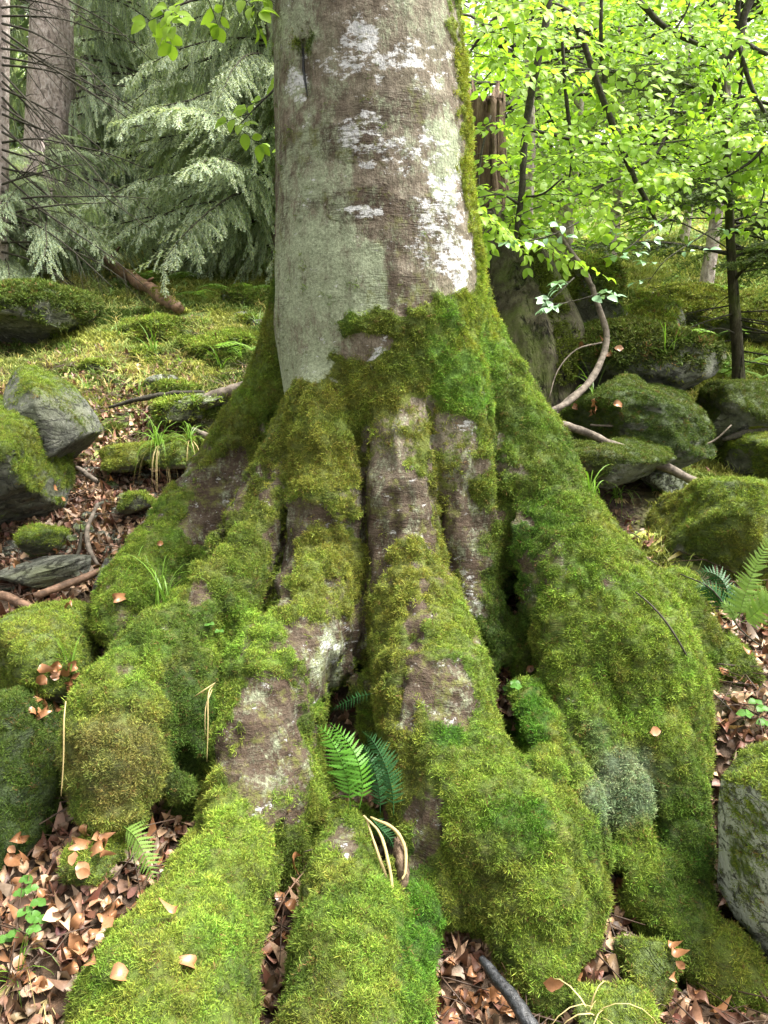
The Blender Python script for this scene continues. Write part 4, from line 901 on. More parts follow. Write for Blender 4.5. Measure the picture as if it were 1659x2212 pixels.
grass_tuft('grass tuft with drooping straw under the fallen branch', 1335, 1075, 30, .26, .0055, 1.5, .9, seed=12, dead=22)
grass_tuft('fresh grass tuft with pale dead blades nearer the peaked boulder', 1420, 1060, 24, .26, .0055, 1.4, .9, seed=13, dead=14)
grass_tuft('grass tuft left of the straw hung tuft under the fallen branch', 1275, 1060, 12, .17, .005, 1.3, .8, seed=14, dead=4)
grass_tuft('dry tangled grass tuft at the bottom left corner', 40, 2110, 16, .2, .003, 1.4, .9, 'grass', 26, seed=15)
grass_tuft('straw coloured grass tuft at the bottom left edge beside the mossy root', 100, 2160, 6, .16, .003, 1.2, .9, 'straw', 18, seed=16)
grass_tuft('pale arching grass at the bottom right among dry leaves', 1290, 2190, 9, .2, .0035, 1.8, 1.0, 'straw', 0, seed=17)
grass_tuft('single arching green grass blades over brown leaves at the bottom', 1190, 2200, 4, .24, .004, 2.6, 1.2, seed=18)
grass_tuft('short green grass on top of the wet gully stones', 330, 1010, 12, .12, .004, 1.2, .8, seed=19)
for k, (px, py) in enumerate([(230, 800), (390, 790), (260, 730), (440, 705), (520, 770), (150, 770), (560, 700), (1440, 760), (1510, 1010), (1280, 850), (60, 760)]):
    grass_tuft(unique('wispy light green grass tuft ' + near_mark(px, py)), px, py, 9, .24, .006, 1.1, .8, seed=30 + k, group='wispy grass tufts on the slopes')

# ------------------------------------------------------------------ ferns
def leaflet_mesh(name, mat, teeth=7, W=.34, lobed=True):
    """one leaflet of unit length with its own small lobes"""
    V = [(0, 0, 0)]; Fc = []; mid = [(i / teeth, 0, -.12 * (i / teeth) ** 2) for i in range(teeth + 1)]; V = [tuple(m) for m in mid]
    for sg in (-1, 1):
        for i in range(teeth):
            t = (i + .5) / teeth; w = W * .5 * (1 - t) ** .7 * (1 if t > .1 else .8); a = len(V)
            V.append((t + .32 / teeth + (.5 / teeth if lobed else 0), sg * w, -.12 * t * t - .03)); V.append((i / teeth + .15 / teeth, sg * w * (.45 if lobed else .95), -.12 * t * t - .01))
            Fc.append((i, a + 1, a, i + 1) if sg > 0 else (i, i + 1, a, a + 1))
    return lmesh(name, V, Fc, mat)
def frond(parent, rows, width, n, mat, lm, up=(0, -1, .4), droop=.25, stem_r=.0016, base=.12, name='frond', wprof=None, stem_mat=None):
    """a rachis traced through the air with a pair of leaflets at each station; the leaflets are sub-parts"""
    pts, _ = trace([(a, b, 1, Y) for a, b, Y in rows], 6); m = len(pts)
    mb = MB(); mb.tube(pts, list(np.linspace(stem_r, stem_r * .3, m)), 5); so = add(name, mb.mesh(name, stem_mat or mat), parent)
    seg = np.linalg.norm(np.diff(pts, axis=0), axis=1); cum = np.concatenate([[0], np.cumsum(seg)]); tot = cum[-1]
    for i in range(n):
        t = base + (1 - base) * (i + .3) / n; d = t * tot; p = np.array([np.interp(d, cum, pts[:, q]) for q in range(3)])
        tg = np.array([np.interp(min(d + tot * .02, tot), cum, pts[:, q]) for q in range(3)]) - np.array([np.interp(d - tot * .02, cum, pts[:, q]) for q in range(3)]); tg /= np.linalg.norm(tg)
        u = np.array(up, float); u -= tg * (u @ tg); u /= np.linalg.norm(u); side = np.cross(u, tg)
        tt = (i + .5) / n; prof = (math.sin(math.pi * min(1, .22 + .78 * tt)) ** .75) if wprof is None else wprof(tt)
        L = width * max(prof, .06)
        for sg in (-1, 1):
            dr = side * sg + tg * (.28 + .5 * tt) - u * droop + RNG.normal(0, .10, 3)
            o = bpy.data.objects.new('leaflet', lm); link(o, so); Mx = mat4(frame(dr, u + RNG.normal(0, .12, 3)), p, L * RNG.uniform(.78, 1.12)); o.matrix_local = Mx
    return so
LG = leaflet_mesh('leaflet', MAT['fern'], 6, .34); LD = leaflet_mesh('leaflet', MAT['fern_dark'], 7, .3); LP = leaflet_mesh('leaflet', MAT['fern_pale'], 8, .34); LS = leaflet_mesh('leaflet', MAT['fern_dark'], 5, .24, False)
e = empty('fern', P(765, 1755, 2.12), 'bright green fern hanging in the hollow between the two front roots', 'fern')
frond(e, [(757, 1750, 2.10), (752, 1690, 2.12), (732, 1630, 2.15), (706, 1585, 2.2), (682, 1566, 2.22)], .054, 20, MAT['fern'], LG, up=(.2, -1, .25))
frond(e, [(776, 1748, 2.08), (784, 1700, 2.1), (772, 1640, 2.13), (742, 1590, 2.18), (712, 1560, 2.22)], .050, 20, MAT['fern'], LG, up=(.35, -1, .3))
e = empty('fern', P(820, 1770, 2.12), 'dark glossy green fern beside the bright fern in the hollow', 'fern')
frond(e, [(850, 1762, 2.1), (848, 1710, 2.12), (832, 1650, 2.15), (805, 1600, 2.2), (782, 1580, 2.25)], .046, 26, MAT['fern_dark'], LD, up=(-.2, -1, .3))
frond(e, [(800, 1765, 2.09), (822, 1790, 2.06), (842, 1812, 2.04), (852, 1835, 2.02)], .03, 14, MAT['fern_dark'], LD, up=(-.3, -1, .6))
frond(e, [(822, 1760, 2.14), (818, 1700, 2.16), (800, 1640, 2.2), (780, 1605, 2.25)], .042, 22, MAT['fern_dark'], LD, up=(0, -1, .3))
e = empty('fern', P(800, 1500, 2.5), 'small dark fern frond reaching across the black hollow under the trunk cleft', 'fern')
frond(e, [(806, 1498, 2.46), (775, 1505, 2.47), (745, 1518, 2.48), (715, 1535, 2.49)], .032, 13, MAT['fern_dark'], LS, up=(.1, -.7, .8))
e = empty('fern', P(268, 1785, 2.0), 'small pale green fern lying over brown leaves at the lower left', 'fern')
frond(e, [(262, 1782, 2.03), (290, 1805, 1.99), (312, 1845, 1.95), (335, 1908, 1.9)], .05, 15, MAT['fern_pale'], LP, up=(0, -.8, .7))
frond(e, [(262, 1782, 2.03), (285, 1775, 2.04), (315, 1772, 2.06)], .03, 9, MAT['fern_pale'], LP, up=(0, -.7, .8))
e = empty('fern', P(1568, 1325, 2.9), 'arching dark fern with comb like leaflets right of the buttress', 'fern')
for rr in ([(1570, 1325, 2.9), (1572, 1280, 2.92), (1555, 1248, 2.95), (1525, 1235, 2.97), (1496, 1244, 2.98)], [(1565, 1325, 2.9), (1550, 1290, 2.88), (1525, 1268, 2.86), (1500, 1270, 2.85)], [(1572, 1325, 2.9), (1585, 1290, 2.92), (1582, 1262, 2.95)]):
    frond(e, rr, .058, 20, MAT['fern_dark'], LS, up=(-.2, -.9, .4), droop=.5)
e = empty('fern', P(1600, 1340, 2.75), 'tall light green fern at the right edge in front of the peaked boulder', 'fern')
frond(e, [(1594, 1345, 2.72), (1608, 1290, 2.74), (1630, 1230, 2.76), (1662, 1165, 2.78)], .085, 26, MAT['fern_pale'], LP, up=(-.3, -.9, .3), wprof=lambda t: .9 - .6 * t)
frond(e, [(1600, 1345, 2.7), (1625, 1330, 2.68), (1655, 1300, 2.66), (1690, 1270, 2.64)], .07, 20, MAT['fern_pale'], LP, up=(-.2, -.7, .8))
frond(e, [(1590, 1345, 2.74), (1580, 1320, 2.75), (1560, 1300, 2.76)], .04, 12, MAT['fern_pale'], LP, up=(0, -.8, .6))
e = empty('fern', P(1335, 1170, 3.3), 'little bright fern between buttress and peaked boulder', 'fern')
frond(e, [(1345, 1175, 3.28), (1325, 1150, 3.3), (1298, 1132, 3.32)], .045, 12, MAT['fern'], LG, up=(0, -.7, .8))
for k, (px, py) in enumerate([(515, 640), (350, 612), (470, 655), (545, 770), (1600, 800), (1640, 830), (1560, 740), (1520, 640)]):
    g = on_ground(px, py); e = empty('fern', g, unique('light green fern on the far slope ' + near_mark(px, py)), 'fern', 'small ferns on the far slope')
    for a in np.linspace(0, 6.28, 6)[:-1] + k:
        L = .45; pts = [g + np.array([math.cos(a) * L * t, math.sin(a) * L * t, L * (.9 * t - .75 * t * t)]) for t in (0, .35, .7, 1)]
        v = []; f = []
        mb = MB(); mb.tube(curve_pts(pts, 3), .003, 3)
        for t in np.linspace(.1, .97, 16):
            c = curve_pts(pts, 8); p = c[int(t * (len(c) - 1))]; sd = np.array([-math.sin(a), math.cos(a), -.2]); tg = np.array([math.cos(a), math.sin(a), 0])
            for sg in (-1, 1):
                l = .15 * math.sin(math.pi * (.2 + .78 * t)); q = sd * sg; q[2] = -.25; mb.addm([p, p + q * l * .5 + tg * .02, p + q * l + tg * .03, p + q * l * .5 - tg * .012], [(0, 1, 2, 3)])
        add('frond', mb.mesh('frond', MAT['fern_pale'], False), e)
# clover-like plants
def clover(label, spots, s=.03):
    e = empty('clover_plant', hit(*spots[0])[0], label, 'plant')
    v, f = leaf_shape(1, 1.0, .15, .1, 4)
    v[:, 1] *= 1; me = lmesh('leaf', v * s, f, MAT['clover'])
    for px, py in spots:
        q, n = hit(px, py); h = RNG.uniform(.03, .06); top = q + np.array([RNG.normal(0, .01), -.01, h]); mb = MB(); mb.tube([q, (q + top) / 2 + [.004, 0, 0], top], .0012, 4); add('stem', mb.mesh('stem', MAT['clover']), e)
        a0 = RNG.uniform(0, 6.28)
        for j in range(3):
            a = a0 + j * 2.094; o = bpy.data.objects.new('leaf', me); link(o, e); o.matrix_local = Matrix.Translation(-e.location) @ mat4(frame((math.cos(a), math.sin(a), -.1), (0, -.45, 1)), top, RNG.uniform(.8, 1.2))
clover('cluster of bright green three leaved wood sorrel at the lower left', [(60, 1925), (75, 1945), (45, 1950), (88, 1965), (70, 1985), (95, 2000), (60, 2010), (45, 2035), (80, 2035), (30, 2040)], .024)
clover('few small round green leaves in the dark hollow between right roots', [(1100, 1500), (1118, 1508), (1085, 1505)], .022)
clover('small three leaved plants among leaves at the right edge', [(1640, 1560), (1625, 1545), (1650, 1590), (1600, 1570)], .03)
clover('tiny three leaved plant behind the left root', [(455, 1380), (470, 1385)], .02)

# ------------------------------------------------------------------ fallen wood
def wood(name, label, rows, mat, cat, k=8, subs=(), sub=5, noise=.12, moss=0):
    pts, rs = trace(rows, sub); c = pts[len(pts) // 2]; e = empty(name, c, label, cat)
    pts = pts + fbm(pts, 9, 2, 3)[:, None] * rs[:, None] * .5
    mb = MB(); mb.tube(pts, list(rs), k, noise=noise); me = mb.mesh('wood', MAT[mat]); o = add('wood', me, e)
    for s in subs:
        p2, r2 = trace(s, 4); m2 = MB(); m2.tube(p2, list(r2), 6, noise=noise); add('side_branch', m2.mesh('side_branch', MAT[mat]), e)
    if moss:
        n = 2500 * moss; t = RNG.random(int(n)) * (len(pts) - 1.01); i = t.astype(int); fr = (t - i)[:, None]; a = RNG.uniform(-1.1, 1.1, len(t)); rr = rs[i]
        keep = fbm(pts[i], 3, 2, 5) > -.1; dirs = np.stack([np.sin(a), -.3 + 0 * a, np.cos(a)], 1); p = pts[i] * (1 - fr) + pts[i + 1] * fr + dirs * rr[:, None] * .9
        scatter('moss', 'mossfar', p[keep], dirs[keep], RNG.uniform(.3, .7, keep.sum()), np.tile([.13, .16, .02], (keep.sum(), 1)), e, nvar=4)
    return e
wood('fallen_log', 'leaning broken log with moss on top on the left slope before the spruces', [(226, 560, 8, 9.4), (262, 585, 12, 9.0), (310, 618, 13, 8.5), (350, 642, 13, 8.1), (382, 668, 13, 7.7)], 'brown_wood', 'log', 10,
     [[(232, 562, 5, 9.3), (246, 548, 3, 9.3), (260, 532, 2, 9.3)], [(310, 618, 5, 8.5), (325, 604, 3, 8.4), (332, 600, 2, 8.4)]], moss=.35)
wood('grey_log', 'pale grey log lying against the back of the trunk on the left slope', [(395, 878, 8, 5.0), (440, 862, 12, 5.0), (490, 848, 13, 5.0), (525, 838, 13, 5.0)], 'dead_wood', 'log')
wood('dark_branch', 'long thin dark branch lying above the pale slab', [(235, 880, 3, 5.15), (300, 862, 5, 5.15), (360, 852, 6, 5.15), (440, 848, 4, 5.1)], 'dark_twig', 'branch')
wood('curved_stick', 'crooked stick standing among leaves in the left gully', [(212, 1088, 4, 3.8), (190, 1135, 5, 3.62), (190, 1180, 6, 3.5), (214, 1222, 4, 3.42)], 'dead_wood', 'stick', 6)
wood('stick', 'thin dark stick left of the crooked stick in the gully', [(176, 1150, 3, 3.55), (170, 1190, 4, 3.5), (160, 1215, 3, 3.42)], 'dark_twig', 'stick', 6)
wood('stick', 'brown broken stick slanting below the long wet rock', [(75, 1288, 8, 3.05), (150, 1262, 9, 3.12), (232, 1226, 7, 3.2)], 'brown_wood', 'stick', 8)
wood('stick', 'thick brown stick at the left edge above the mossy cushion boulder', [(-20, 1284, 9, 3.02), (40, 1296, 10, 3.0), (104, 1326, 8, 2.92)], 'brown_wood', 'stick', 8)
wood('stick', 'thin brown stick on dry leaves beside the left root', [(232, 1318, 3, 2.95), (290, 1304, 4, 2.95), (350, 1300, 3, 2.92)], 'brown_wood', 'stick', 6)
wood('stick', 'short grey stick sticking out of the grass tuft by the back root', [(415, 928, 5, 4.4), (436, 938, 7, 4.35), (458, 948, 7, 4.3)], 'dead_wood', 'stick', 6)
wood('stick', 'flat pale stick leaning on the dark front of the left boulder', [(165, 1010, 4, 4.0), (185, 1026, 6, 3.95), (208, 1040, 5, 3.9)], 'dead_wood', 'stick', 6)
wood('bent_branch', 'long bent bare branch rising in a curve behind the buttress on the right', [(1176, 894, 6, 4.0), (1225, 870, 7, 4.1), (1275, 822, 7.6, 4.3), (1302, 770, 7.4, 4.5), (1311, 725, 7, 4.6), (1300, 680, 6.6, 4.65), (1278, 622, 6, 4.7), (1255, 575, 6.5, 4.75), (1222, 530, 5.5, 4.8), (1192, 488, 5, 4.85)], 'dead_wood', 'branch', 8,
     [[(1255, 838, 2.5, 4.2), (1215, 870, 2, 4.15), (1198, 905, 1.2, 4.1)], [(1300, 740, 2, 4.5), (1245, 755, 1.6, 4.4), (1205, 800, 1.4, 4.3), (1186, 860, 1.2, 4.2)], [(1222, 530, 2, 4.8), (1200, 545, 1.5, 4.75), (1180, 535, 1, 4.7)]])
wood('forked_branch', 'fallen forked branch pointing down to the peaked boulder', [(1178, 904, 7, 3.85), (1240, 925, 8.5, 3.87), (1310, 952, 8.5, 3.9), (1380, 984, 11, 3.92), (1440, 1010, 10, 3.92), (1506, 1042, 9, 3.92)], 'dead_wood', 'branch', 8,
     [[(1378, 985, 6, 3.92), (1335, 997, 5.5, 3.9), (1280, 994, 5, 3.86), (1228, 970, 4, 3.82)], [(1300, 950, 1.5, 3.88), (1302, 975, 1.2, 3.86), (1303, 992, 1, 3.85)]])
wood('thin_branch', 'thin pale branch above the forked branch on the mossy bank', [(1275, 918, 2.5, 4.15), (1345, 924, 3, 4.15), (1430, 948, 3.5, 4.15), (1530, 978, 2.5, 4.15)], 'dead_wood', 'branch', 6, [[(1500, 970, 2.4, 4.15), (1545, 950, 2, 4.15), (1580, 918, 1.4, 4.15)]])
wood('mossy_branch', 'mossy branch lying at the right edge above the round boulder', [(1560, 950, 4, 4.6), (1610, 936, 9, 4.6), (1680, 928, 10, 4.6)], 'dark_twig', 'branch', 8, moss=.4)
wood('charred_stick', 'thick black charred stick poking up from the bottom edge', [(1040, 2070, 8, 1.80), (1062, 2095, 12, 1.76), (1095, 2145, 14, 1.69), (1135, 2205, 17, 1.62), (1180, 2270, 18, 1.56)], 'charred', 'stick', 12, noise=.08)
wood('twig', 'long thin black twig draped over the right buttress', [(1374, 1279, 1.6, 2.58), (1408, 1308, 2.2, 2.5), (1440, 1345, 2.4, 2.46), (1475, 1402, 2.2, 2.46), (1510, 1465, 1.8, 2.48), (1580, 1535, 1.3, 2.5)], 'dark_twig', 'twig', 5)
wood('twig', 'fine dark twig crossing brown leaves at the right edge', [(1470, 1240, 1.4, 2.9), (1540, 1275, 1.8, 2.85), (1600, 1360, 1.8, 2.75), (1650, 1400, 1.5, 2.7)], 'dark_twig', 'twig', 5)
wood('twig', 'thin brown twig across the leaves at the lower left', [(140, 2020, 1.4, 1.82), (230, 1995, 2, 1.86), (330, 1930, 2.2, 1.9), (395, 1895, 1.6, 1.93)], 'brown_wood', 'twig', 5)
wood('twig', 'thin twig against the centre mound in dry leaves', [(590, 1990, 1.5, 1.86), (620, 1930, 1.8, 1.9), (660, 1880, 1.6, 1.95), (700, 1840, 1.2, 2.0)], 'brown_wood', 'twig', 5)
e = empty('dead_fern_stalks', P(840, 1800, 1.98), 'withered straw coloured fern stalks hanging over the centre mound', 'fern')
for rows in ([(785, 1762, 2, 2.02), (820, 1800, 3, 1.97), (838, 1860, 4, 1.9), (846, 1915, 4, 1.86), (843, 1985, 2, 1.8)], [(800, 1765, 2, 2.02), (850, 1790, 4, 1.98), (874, 1830, 4, 1.95), (876, 1880, 3, 1.9), (868, 1900, 2, 1.88)], [(790, 1765, 2, 2.02), (815, 1840, 3, 1.94), (835, 1900, 3, 1.88), (840, 1950, 2, 1.83)]):
    p_, r_ = trace(rows, 5); mb = MB(); mb.tube(p_, list(r_), 5, noise=.2); add('stalk', mb.mesh('stalk', MAT['straw']), e)
wood('rotten_stub', 'dark red brown rotten stub hanging beside the centre mound', [(858, 1815, 10, 1.99), (862, 1850, 15, 1.95), (868, 1890, 15, 1.92), (866, 1925, 7, 1.9)], 'rotten', 'stub', 9, noise=.3)
e = empty('hanging_rootlets', P(450, 1500, 2.2), 'thin pale rootlets hanging down between the left roots', 'rootlets')
for rows in ([(462, 1478, 1.2, 2.3), (450, 1500, 1.8, 2.24), (449, 1570, 1.5, 2.2), (447, 1645, .8, 2.18)], [(458, 1490, 1.2, 2.28), (444, 1530, 1.3, 2.22), (443, 1590, .8, 2.2)], [(420, 1505, 1.2, 2.25), (445, 1488, 1.3, 2.24), (465, 1475, 1, 2.3)]):
    p_, r_ = trace(rows, 4); mb = MB(); mb.tube(p_, list(r_), 4); add('rootlet', mb.mesh('rootlet', MAT['straw']), e)
e = empty('hanging_rootlets', P(140, 1560, 2.0), 'single long pale straw hanging over the deep green block', 'rootlets')
for rows in ([(142, 1515, 1.5, 2.14), (138, 1560, 1.8, 2.08), (137, 1640, 1.6, 2.05), (132, 1720, 1, 2.03)],):
    p_, r_ = trace(rows, 4); mb = MB(); mb.tube(p_, list(r_), 4); add('rootlet', mb.mesh('rootlet', MAT['straw']), e)
# ------------------------------------------------------------------ woodland behind
def lofted_trunk(rows, mat, k=28, sub=6, ridge=.04, name='trunk', parent=None, seed=0, ragged=0):
    pts, rs = trace(rows, sub); V = []; th = np.linspace(0, 2 * math.pi, k, endpoint=False)
    for i, (p, r) in enumerate(zip(pts, rs)):
        ring = np.stack([np.cos(th), np.sin(th), 0 * th], 1); q = p + ring * r
        dn = fbm(np.stack([np.cos(th) * 3, np.sin(th) * 3, np.full(k, p[2] * .7)], 1), 1.2, 4, seed) * ridge * 3 * r
        q = q + ring * dn[:, None]
        if ragged and i == 0: q[:, 2] += fbm(ring * 3, 1, 3, seed + 3) * ragged
        V.append(q)
    V = np.concatenate(V); m = len(pts); Fc = [(i * k + j, (i + 1) * k + j, (i + 1) * k + (j + 1) % k, i * k + (j + 1) % k) for i in range(m - 1) for j in range(k)]
    c = pts[0] - [0, 0, .1 if ragged else 0]; V = np.vstack([V, c]); Fc = Fc + [(m * k, j, (j + 1) % k, (j + 1) % k) for j in range(k)]
    me = bpy.data.meshes.new(name); me.from_pydata(V.tolist(), [], [tuple(dict.fromkeys(x)) for x in Fc]); set_normals_smooth(me); me.materials.append(mat)
    return add(name, me, parent), pts, rs
# broken stump of a dead tree on the right
e = empty('broken_stump', P(1140, 850, 5.4), 'tall rotten broken tree stump with cracked bark standing behind the beech on the right', 'stump')
lofted_trunk([(1046, 205, 44, 5.5), (1046, 300, 44, 5.5), (1048, 400, 46, 5.5), (1055, 480, 56, 5.45)], MAT['rotten'], 40, 6, .12, 'splintered_top', e, 4, .35)
_, sp, sr = lofted_trunk([(1060, 455, 60, 5.35), (1085, 540, 84, 5.2), (1106, 620, 104, 5.1), (1122, 700, 122, 5.0), (1134, 780, 120, 4.9), (1126, 850, 108, 4.8), (1120, 920, 110, 4.7)], MAT['snag'], 90, 8, .06, 'bark_base', e, 9, .15)
n = 9000; t = RNG.random(n) * (len(sp) - 1.01); i = t.astype(int); a = RNG.uniform(0, 6.28, n); dr = np.stack([np.cos(a), np.sin(a), .3 + 0 * a], 1); pp = sp[i] * (1 - (t - i))[:, None] + sp[i + 1] * (t - i)[:, None] + dr * [1, 1, 0] * (sr[i] * 1.02)[:, None]
kp = (dr[:, 0] > .35) & (fbm(pp, 4, 3, 8) > -.2); scatter('moss', 'mossfar', pp[kp], dr[kp], RNG.uniform(.6, 1.3, kp.sum()), np.array([.09, .12, .018]) * RNG.uniform(.5, 1.4, (kp.sum(), 1)), e)

# spruce boughs
def bough_mesh(seed, L=1.6, lat=34, mat='cone', sparse=1.0, droop=.35, hang=.6, needle=.028, bare=.0, wd=.35):
    r = random.Random(seed); mb = MB(); ts = []
    pts = np.array([(L * t, r.uniform(-.02, .02), -droop * L * t * t + .12 * L * t * (1 - t)) for t in np.linspace(0, 1, 9)]); mb.tube(pts, list(np.linspace(.014, .003, 9)), 4)
    V = []; Fc = []
    def twig(p, d, l, w):
        d = d / np.linalg.norm(d); side = np.cross(d, [0, 0, 1.]); side /= np.linalg.norm(side) + 1e-9; upv = np.cross(side, d); m = max(3, int(l / .018)); p = p.copy()
        for s in range(m):
            q = p + d * l / m
            for sg in (-1, 1):
                tip = q + side * sg * w * r.uniform(.7, 1.1) * (1 - .5 * s / m) + d * w * .5 + upv * r.uniform(-.3, .5) * w; b = len(V); V.extend([p, q, tip]); Fc.append((b, b + 1, b + 2))
            if s % 2 == 0:
                b = len(V); V.extend([p, q, q + upv * w * .8 + d * w * .4]); Fc.append((b, b + 1, b + 2))
            p = q; d = d + np.array([0, 0, -.10 * hang]); d /= np.linalg.norm(d)
    for i in range(int(lat * sparse)):
        t = bare + (1 - bare) * (i + r.random()) / (lat * sparse); c = pts[min(int(t * 8), 7)] * (1 - (t * 8) % 1) + pts[min(int(t * 8) + 1, 8)] * ((t * 8) % 1); sg = 1 if i % 2 else -1
        l = wd * L * (1 - .7 * t) * r.uniform(.35, 1.35) + .06; d = np.array([r.uniform(.35, 1.25), sg * r.uniform(.5, 1.1), -hang * r.uniform(.2, 1.9)]); d /= np.linalg.norm(d)
        q = c.copy(); m = max(2, int(l / .06)); lat_pts = [q.copy()]
        for s in range(m):
            d2 = d + np.array([0, 0, -hang * .12 * s]); d2 /= np.linalg.norm(d2); q2 = q + d2 * l / m
            twig(q, d2, l / m * 1.2, needle)
            if s > 0:
                for sg2 in (-1, 1):
                    e_ = d2 + np.cross(d2, [0, 0, 1.]) * sg2 * .9 + np.array([0, 0, -hang * r.uniform(.3, 1.4)]); twig(q, e_, r.uniform(.05, .12) * (1.4 - s / m), needle * .9)
            q = q2; lat_pts.append(q.copy())
        mb.tube(lat_pts, .0022, 3, False)
    n0 = len(Fc); stem = mb.mesh('stem_tmp', None); sv = np.array([x.co for x in stem.vertices]); sf = [tuple(p.vertices) for p in stem.polygons]; o = len(sv)
    me = bpy.data.meshes.new('bough'); me.from_pydata(sv.tolist() + [tuple(x) for x in V], [], sf + [tuple(i + o for i in q) for q in Fc])
    me.materials.append(MAT['dark_twig']); me.materials.append(MAT[mat]); idx = np.array([0] * len(sf) + [1] * len(Fc), np.int32); me.polygons.foreach_set('material_index', idx); bpy.data.meshes.remove(stem); return me
MAT['needles'] = leaf_material('spruce_needles', (.27, .36, .28), .45, .5, var=.35)  # needle colours lifted: sky light and haze are painted into them
MAT['needles_pale'] = leaf_material('spruce_needles_pale', (.38, .48, .39), .45, .5, var=.3)
MAT['needles_dark'] = leaf_material('conifer_needles_dark', (.07, .11, .045), .4, .5, var=.3)
BOUGH = [bough_mesh(s, 1.7, 52, 'needles', 1, .45, 1.1, .019) for s in range(3)]; BPALE = [bough_mesh(10 + s, 1.5, 52, 'needles_pale', 1, .3, .8, .019) for s in range(3)]; BDARK = [bough_mesh(20 + s, 1.1, 22, 'needles_dark', 1, .12, .2, .02, .1, .4) for s in range(3)]
def bough(parent, p, az, pitch, s, meshes, i):
    o = bpy.data.objects.new('bough', meshes[i % len(meshes)]); link(o, parent); d = (math.cos(az) * math.cos(pitch), math.sin(az) * math.cos(pitch), math.sin(pitch))
    o.matrix_local = Matrix.Translation(-parent.location) @ mat4(frame(d, (0, 0, 1)), p, s); return o
# big spruce on the left: trunk, boughs that hang to its right, dead twigs low down
e = empty('spruce_tree', P(105, 520, 11.6), 'big old spruce with pale pinkish trunk at the upper left', 'tree')
_, tp_, tr_ = lofted_trunk([(118, -420, 36, 11.6), (114, -150, 41, 11.6), (112, 100, 46, 11.6), (108, 300, 50, 11.6), (102, 430, 56, 11.6), (92, 520, 74, 11.55), (84, 580, 96, 11.5)], MAT['spruce'], 36, 6, .05, 'trunk', e, 3)
random.seed(5)
for i in range(46):
    z = 2.2 + 5.2 * (i / 46) ** 1.0; p = np.array([np.interp(z, tp_[::-1, 2], tp_[::-1, 0]), 11.5, z]); az = random.choice([random.uniform(-.55, .5)] * 5 + [random.uniform(.5, 4.6)]) ; 
    if z < 5.2 and az > .5: az = random.uniform(-.5, .5)
    bough(e, p + np.array([math.cos(az), math.sin(az), 0]) * .45, az, random.uniform(-.35, .1), random.uniform(.9, 1.5), BOUGH, i)
e = empty('spruce_tree', P(-20, 600, 8.6), 'dark spruce trunk cut by the left edge with bare dead twigs', 'tree')
lofted_trunk([(2, -450, 16, 8.6), (2, 0, 17, 8.6), (-2, 300, 19, 8.6), (-8, 620, 24, 8.6)], MAT['spruce'], 20, 6, .05, 'trunk', e, 5)
for i in range(34):                       # bare dead twigs fanning to the right
    mb = MB(); y0 = -60 + 620 * i / 34; L = random.uniform(120, 330); sl = random.uniform(-.5, 1.0); bw = random.uniform(-.0, .8); Y0 = 8.5; dy = random.uniform(-.9, .5)
    rows = [(4 + L * t, y0 + L * t * sl + bw * L * t * t * .6 + random.uniform(-4, 4), 2.4 * (1 - .75 * t) + .2, Y0 + dy * t) for t in (0, .25, .5, .75, 1)]
    pts, rs = trace(rows, 3); mb.tube(pts, list(rs), 4)
    for _ in range(7):
        j = random.randint(2, len(pts) - 2); d = pts[j + 1] - pts[j]; d /= np.linalg.norm(d); d2 = d + np.array([random.uniform(-.6, .6), random.uniform(-.5, .5), random.uniform(-1.2, .7)]); l = random.uniform(.12, .4); mb.tube([pts[j], pts[j] + d2 * l * .5, pts[j] + d2 * l + [0, 0, -.03]], [rs[j] * .6, rs[j] * .4, .0015], 3)
    add('dead_twig', mb.mesh('dead_twig', MAT['dark_twig']), e)
# pale drooping young spruces beside the beech trunk
def spruce(label, px, py, Y, hgt, meshes, n, rmax, tr=.1, seed=0, z0=.3, group=None, lo=0, hi=6.283, mat='spruce'):
    random.seed(seed); b = P(px, py, Y); g = float(G(b[0], b[1])); b = np.array([b[0], Y, g]); e = empty('spruce_tree', b, label, 'tree', group)
    mb = MB(); mb.tube([b - [0, 0, .3], b + [0, 0, hgt * .5], b + [0, 0, hgt]], [tr, tr * .6, .02], 10); add('trunk', mb.mesh('trunk', MAT[mat]), e)
    for i in range(n):
        t = (i + random.random()) / n; z = z0 + (hgt - z0) * t; s = rmax * (1 - t) ** .8 / 1.55 + .18; bough(e, b + [0, 0, z], random.uniform(lo, hi), random.uniform(-.45, .25) + .4 * t, s * random.uniform(.85, 1.15), meshes, i)
    return e
spruce('young spruce with pale fresh tips directly left of the beech trunk', 600, 640, 9.4, 6.2, BPALE, 110, 1.9, .07, 1)
spruce('silvery spruce with drooping boughs between the old spruce and the beech', 505, 560, 12.5, 6.5, BPALE, 80, 1.9, .12, 2)
spruce('grey green spruce with hanging boughs right of the old spruce trunk', 330, 540, 13.5, 7, BOUGH, 80, 1.7, .14, 3)
spruce('low spreading spruce foliage at the foot of the old spruce', 120, 640, 9.2, 1.5, BOUGH, 26, 1.6, .05, 4, .25)
spruce('small spruce between the leaning log and the pale young spruce', 440, 610, 10.5, 2.0, BPALE, 34, 1.0, .04, 5)
spruce('short spruce sapling by the left edge under the dead twigs', 20, 640, 8.9, 1.6, BPALE, 26, 1.0, .04, 6)
random.seed(77)
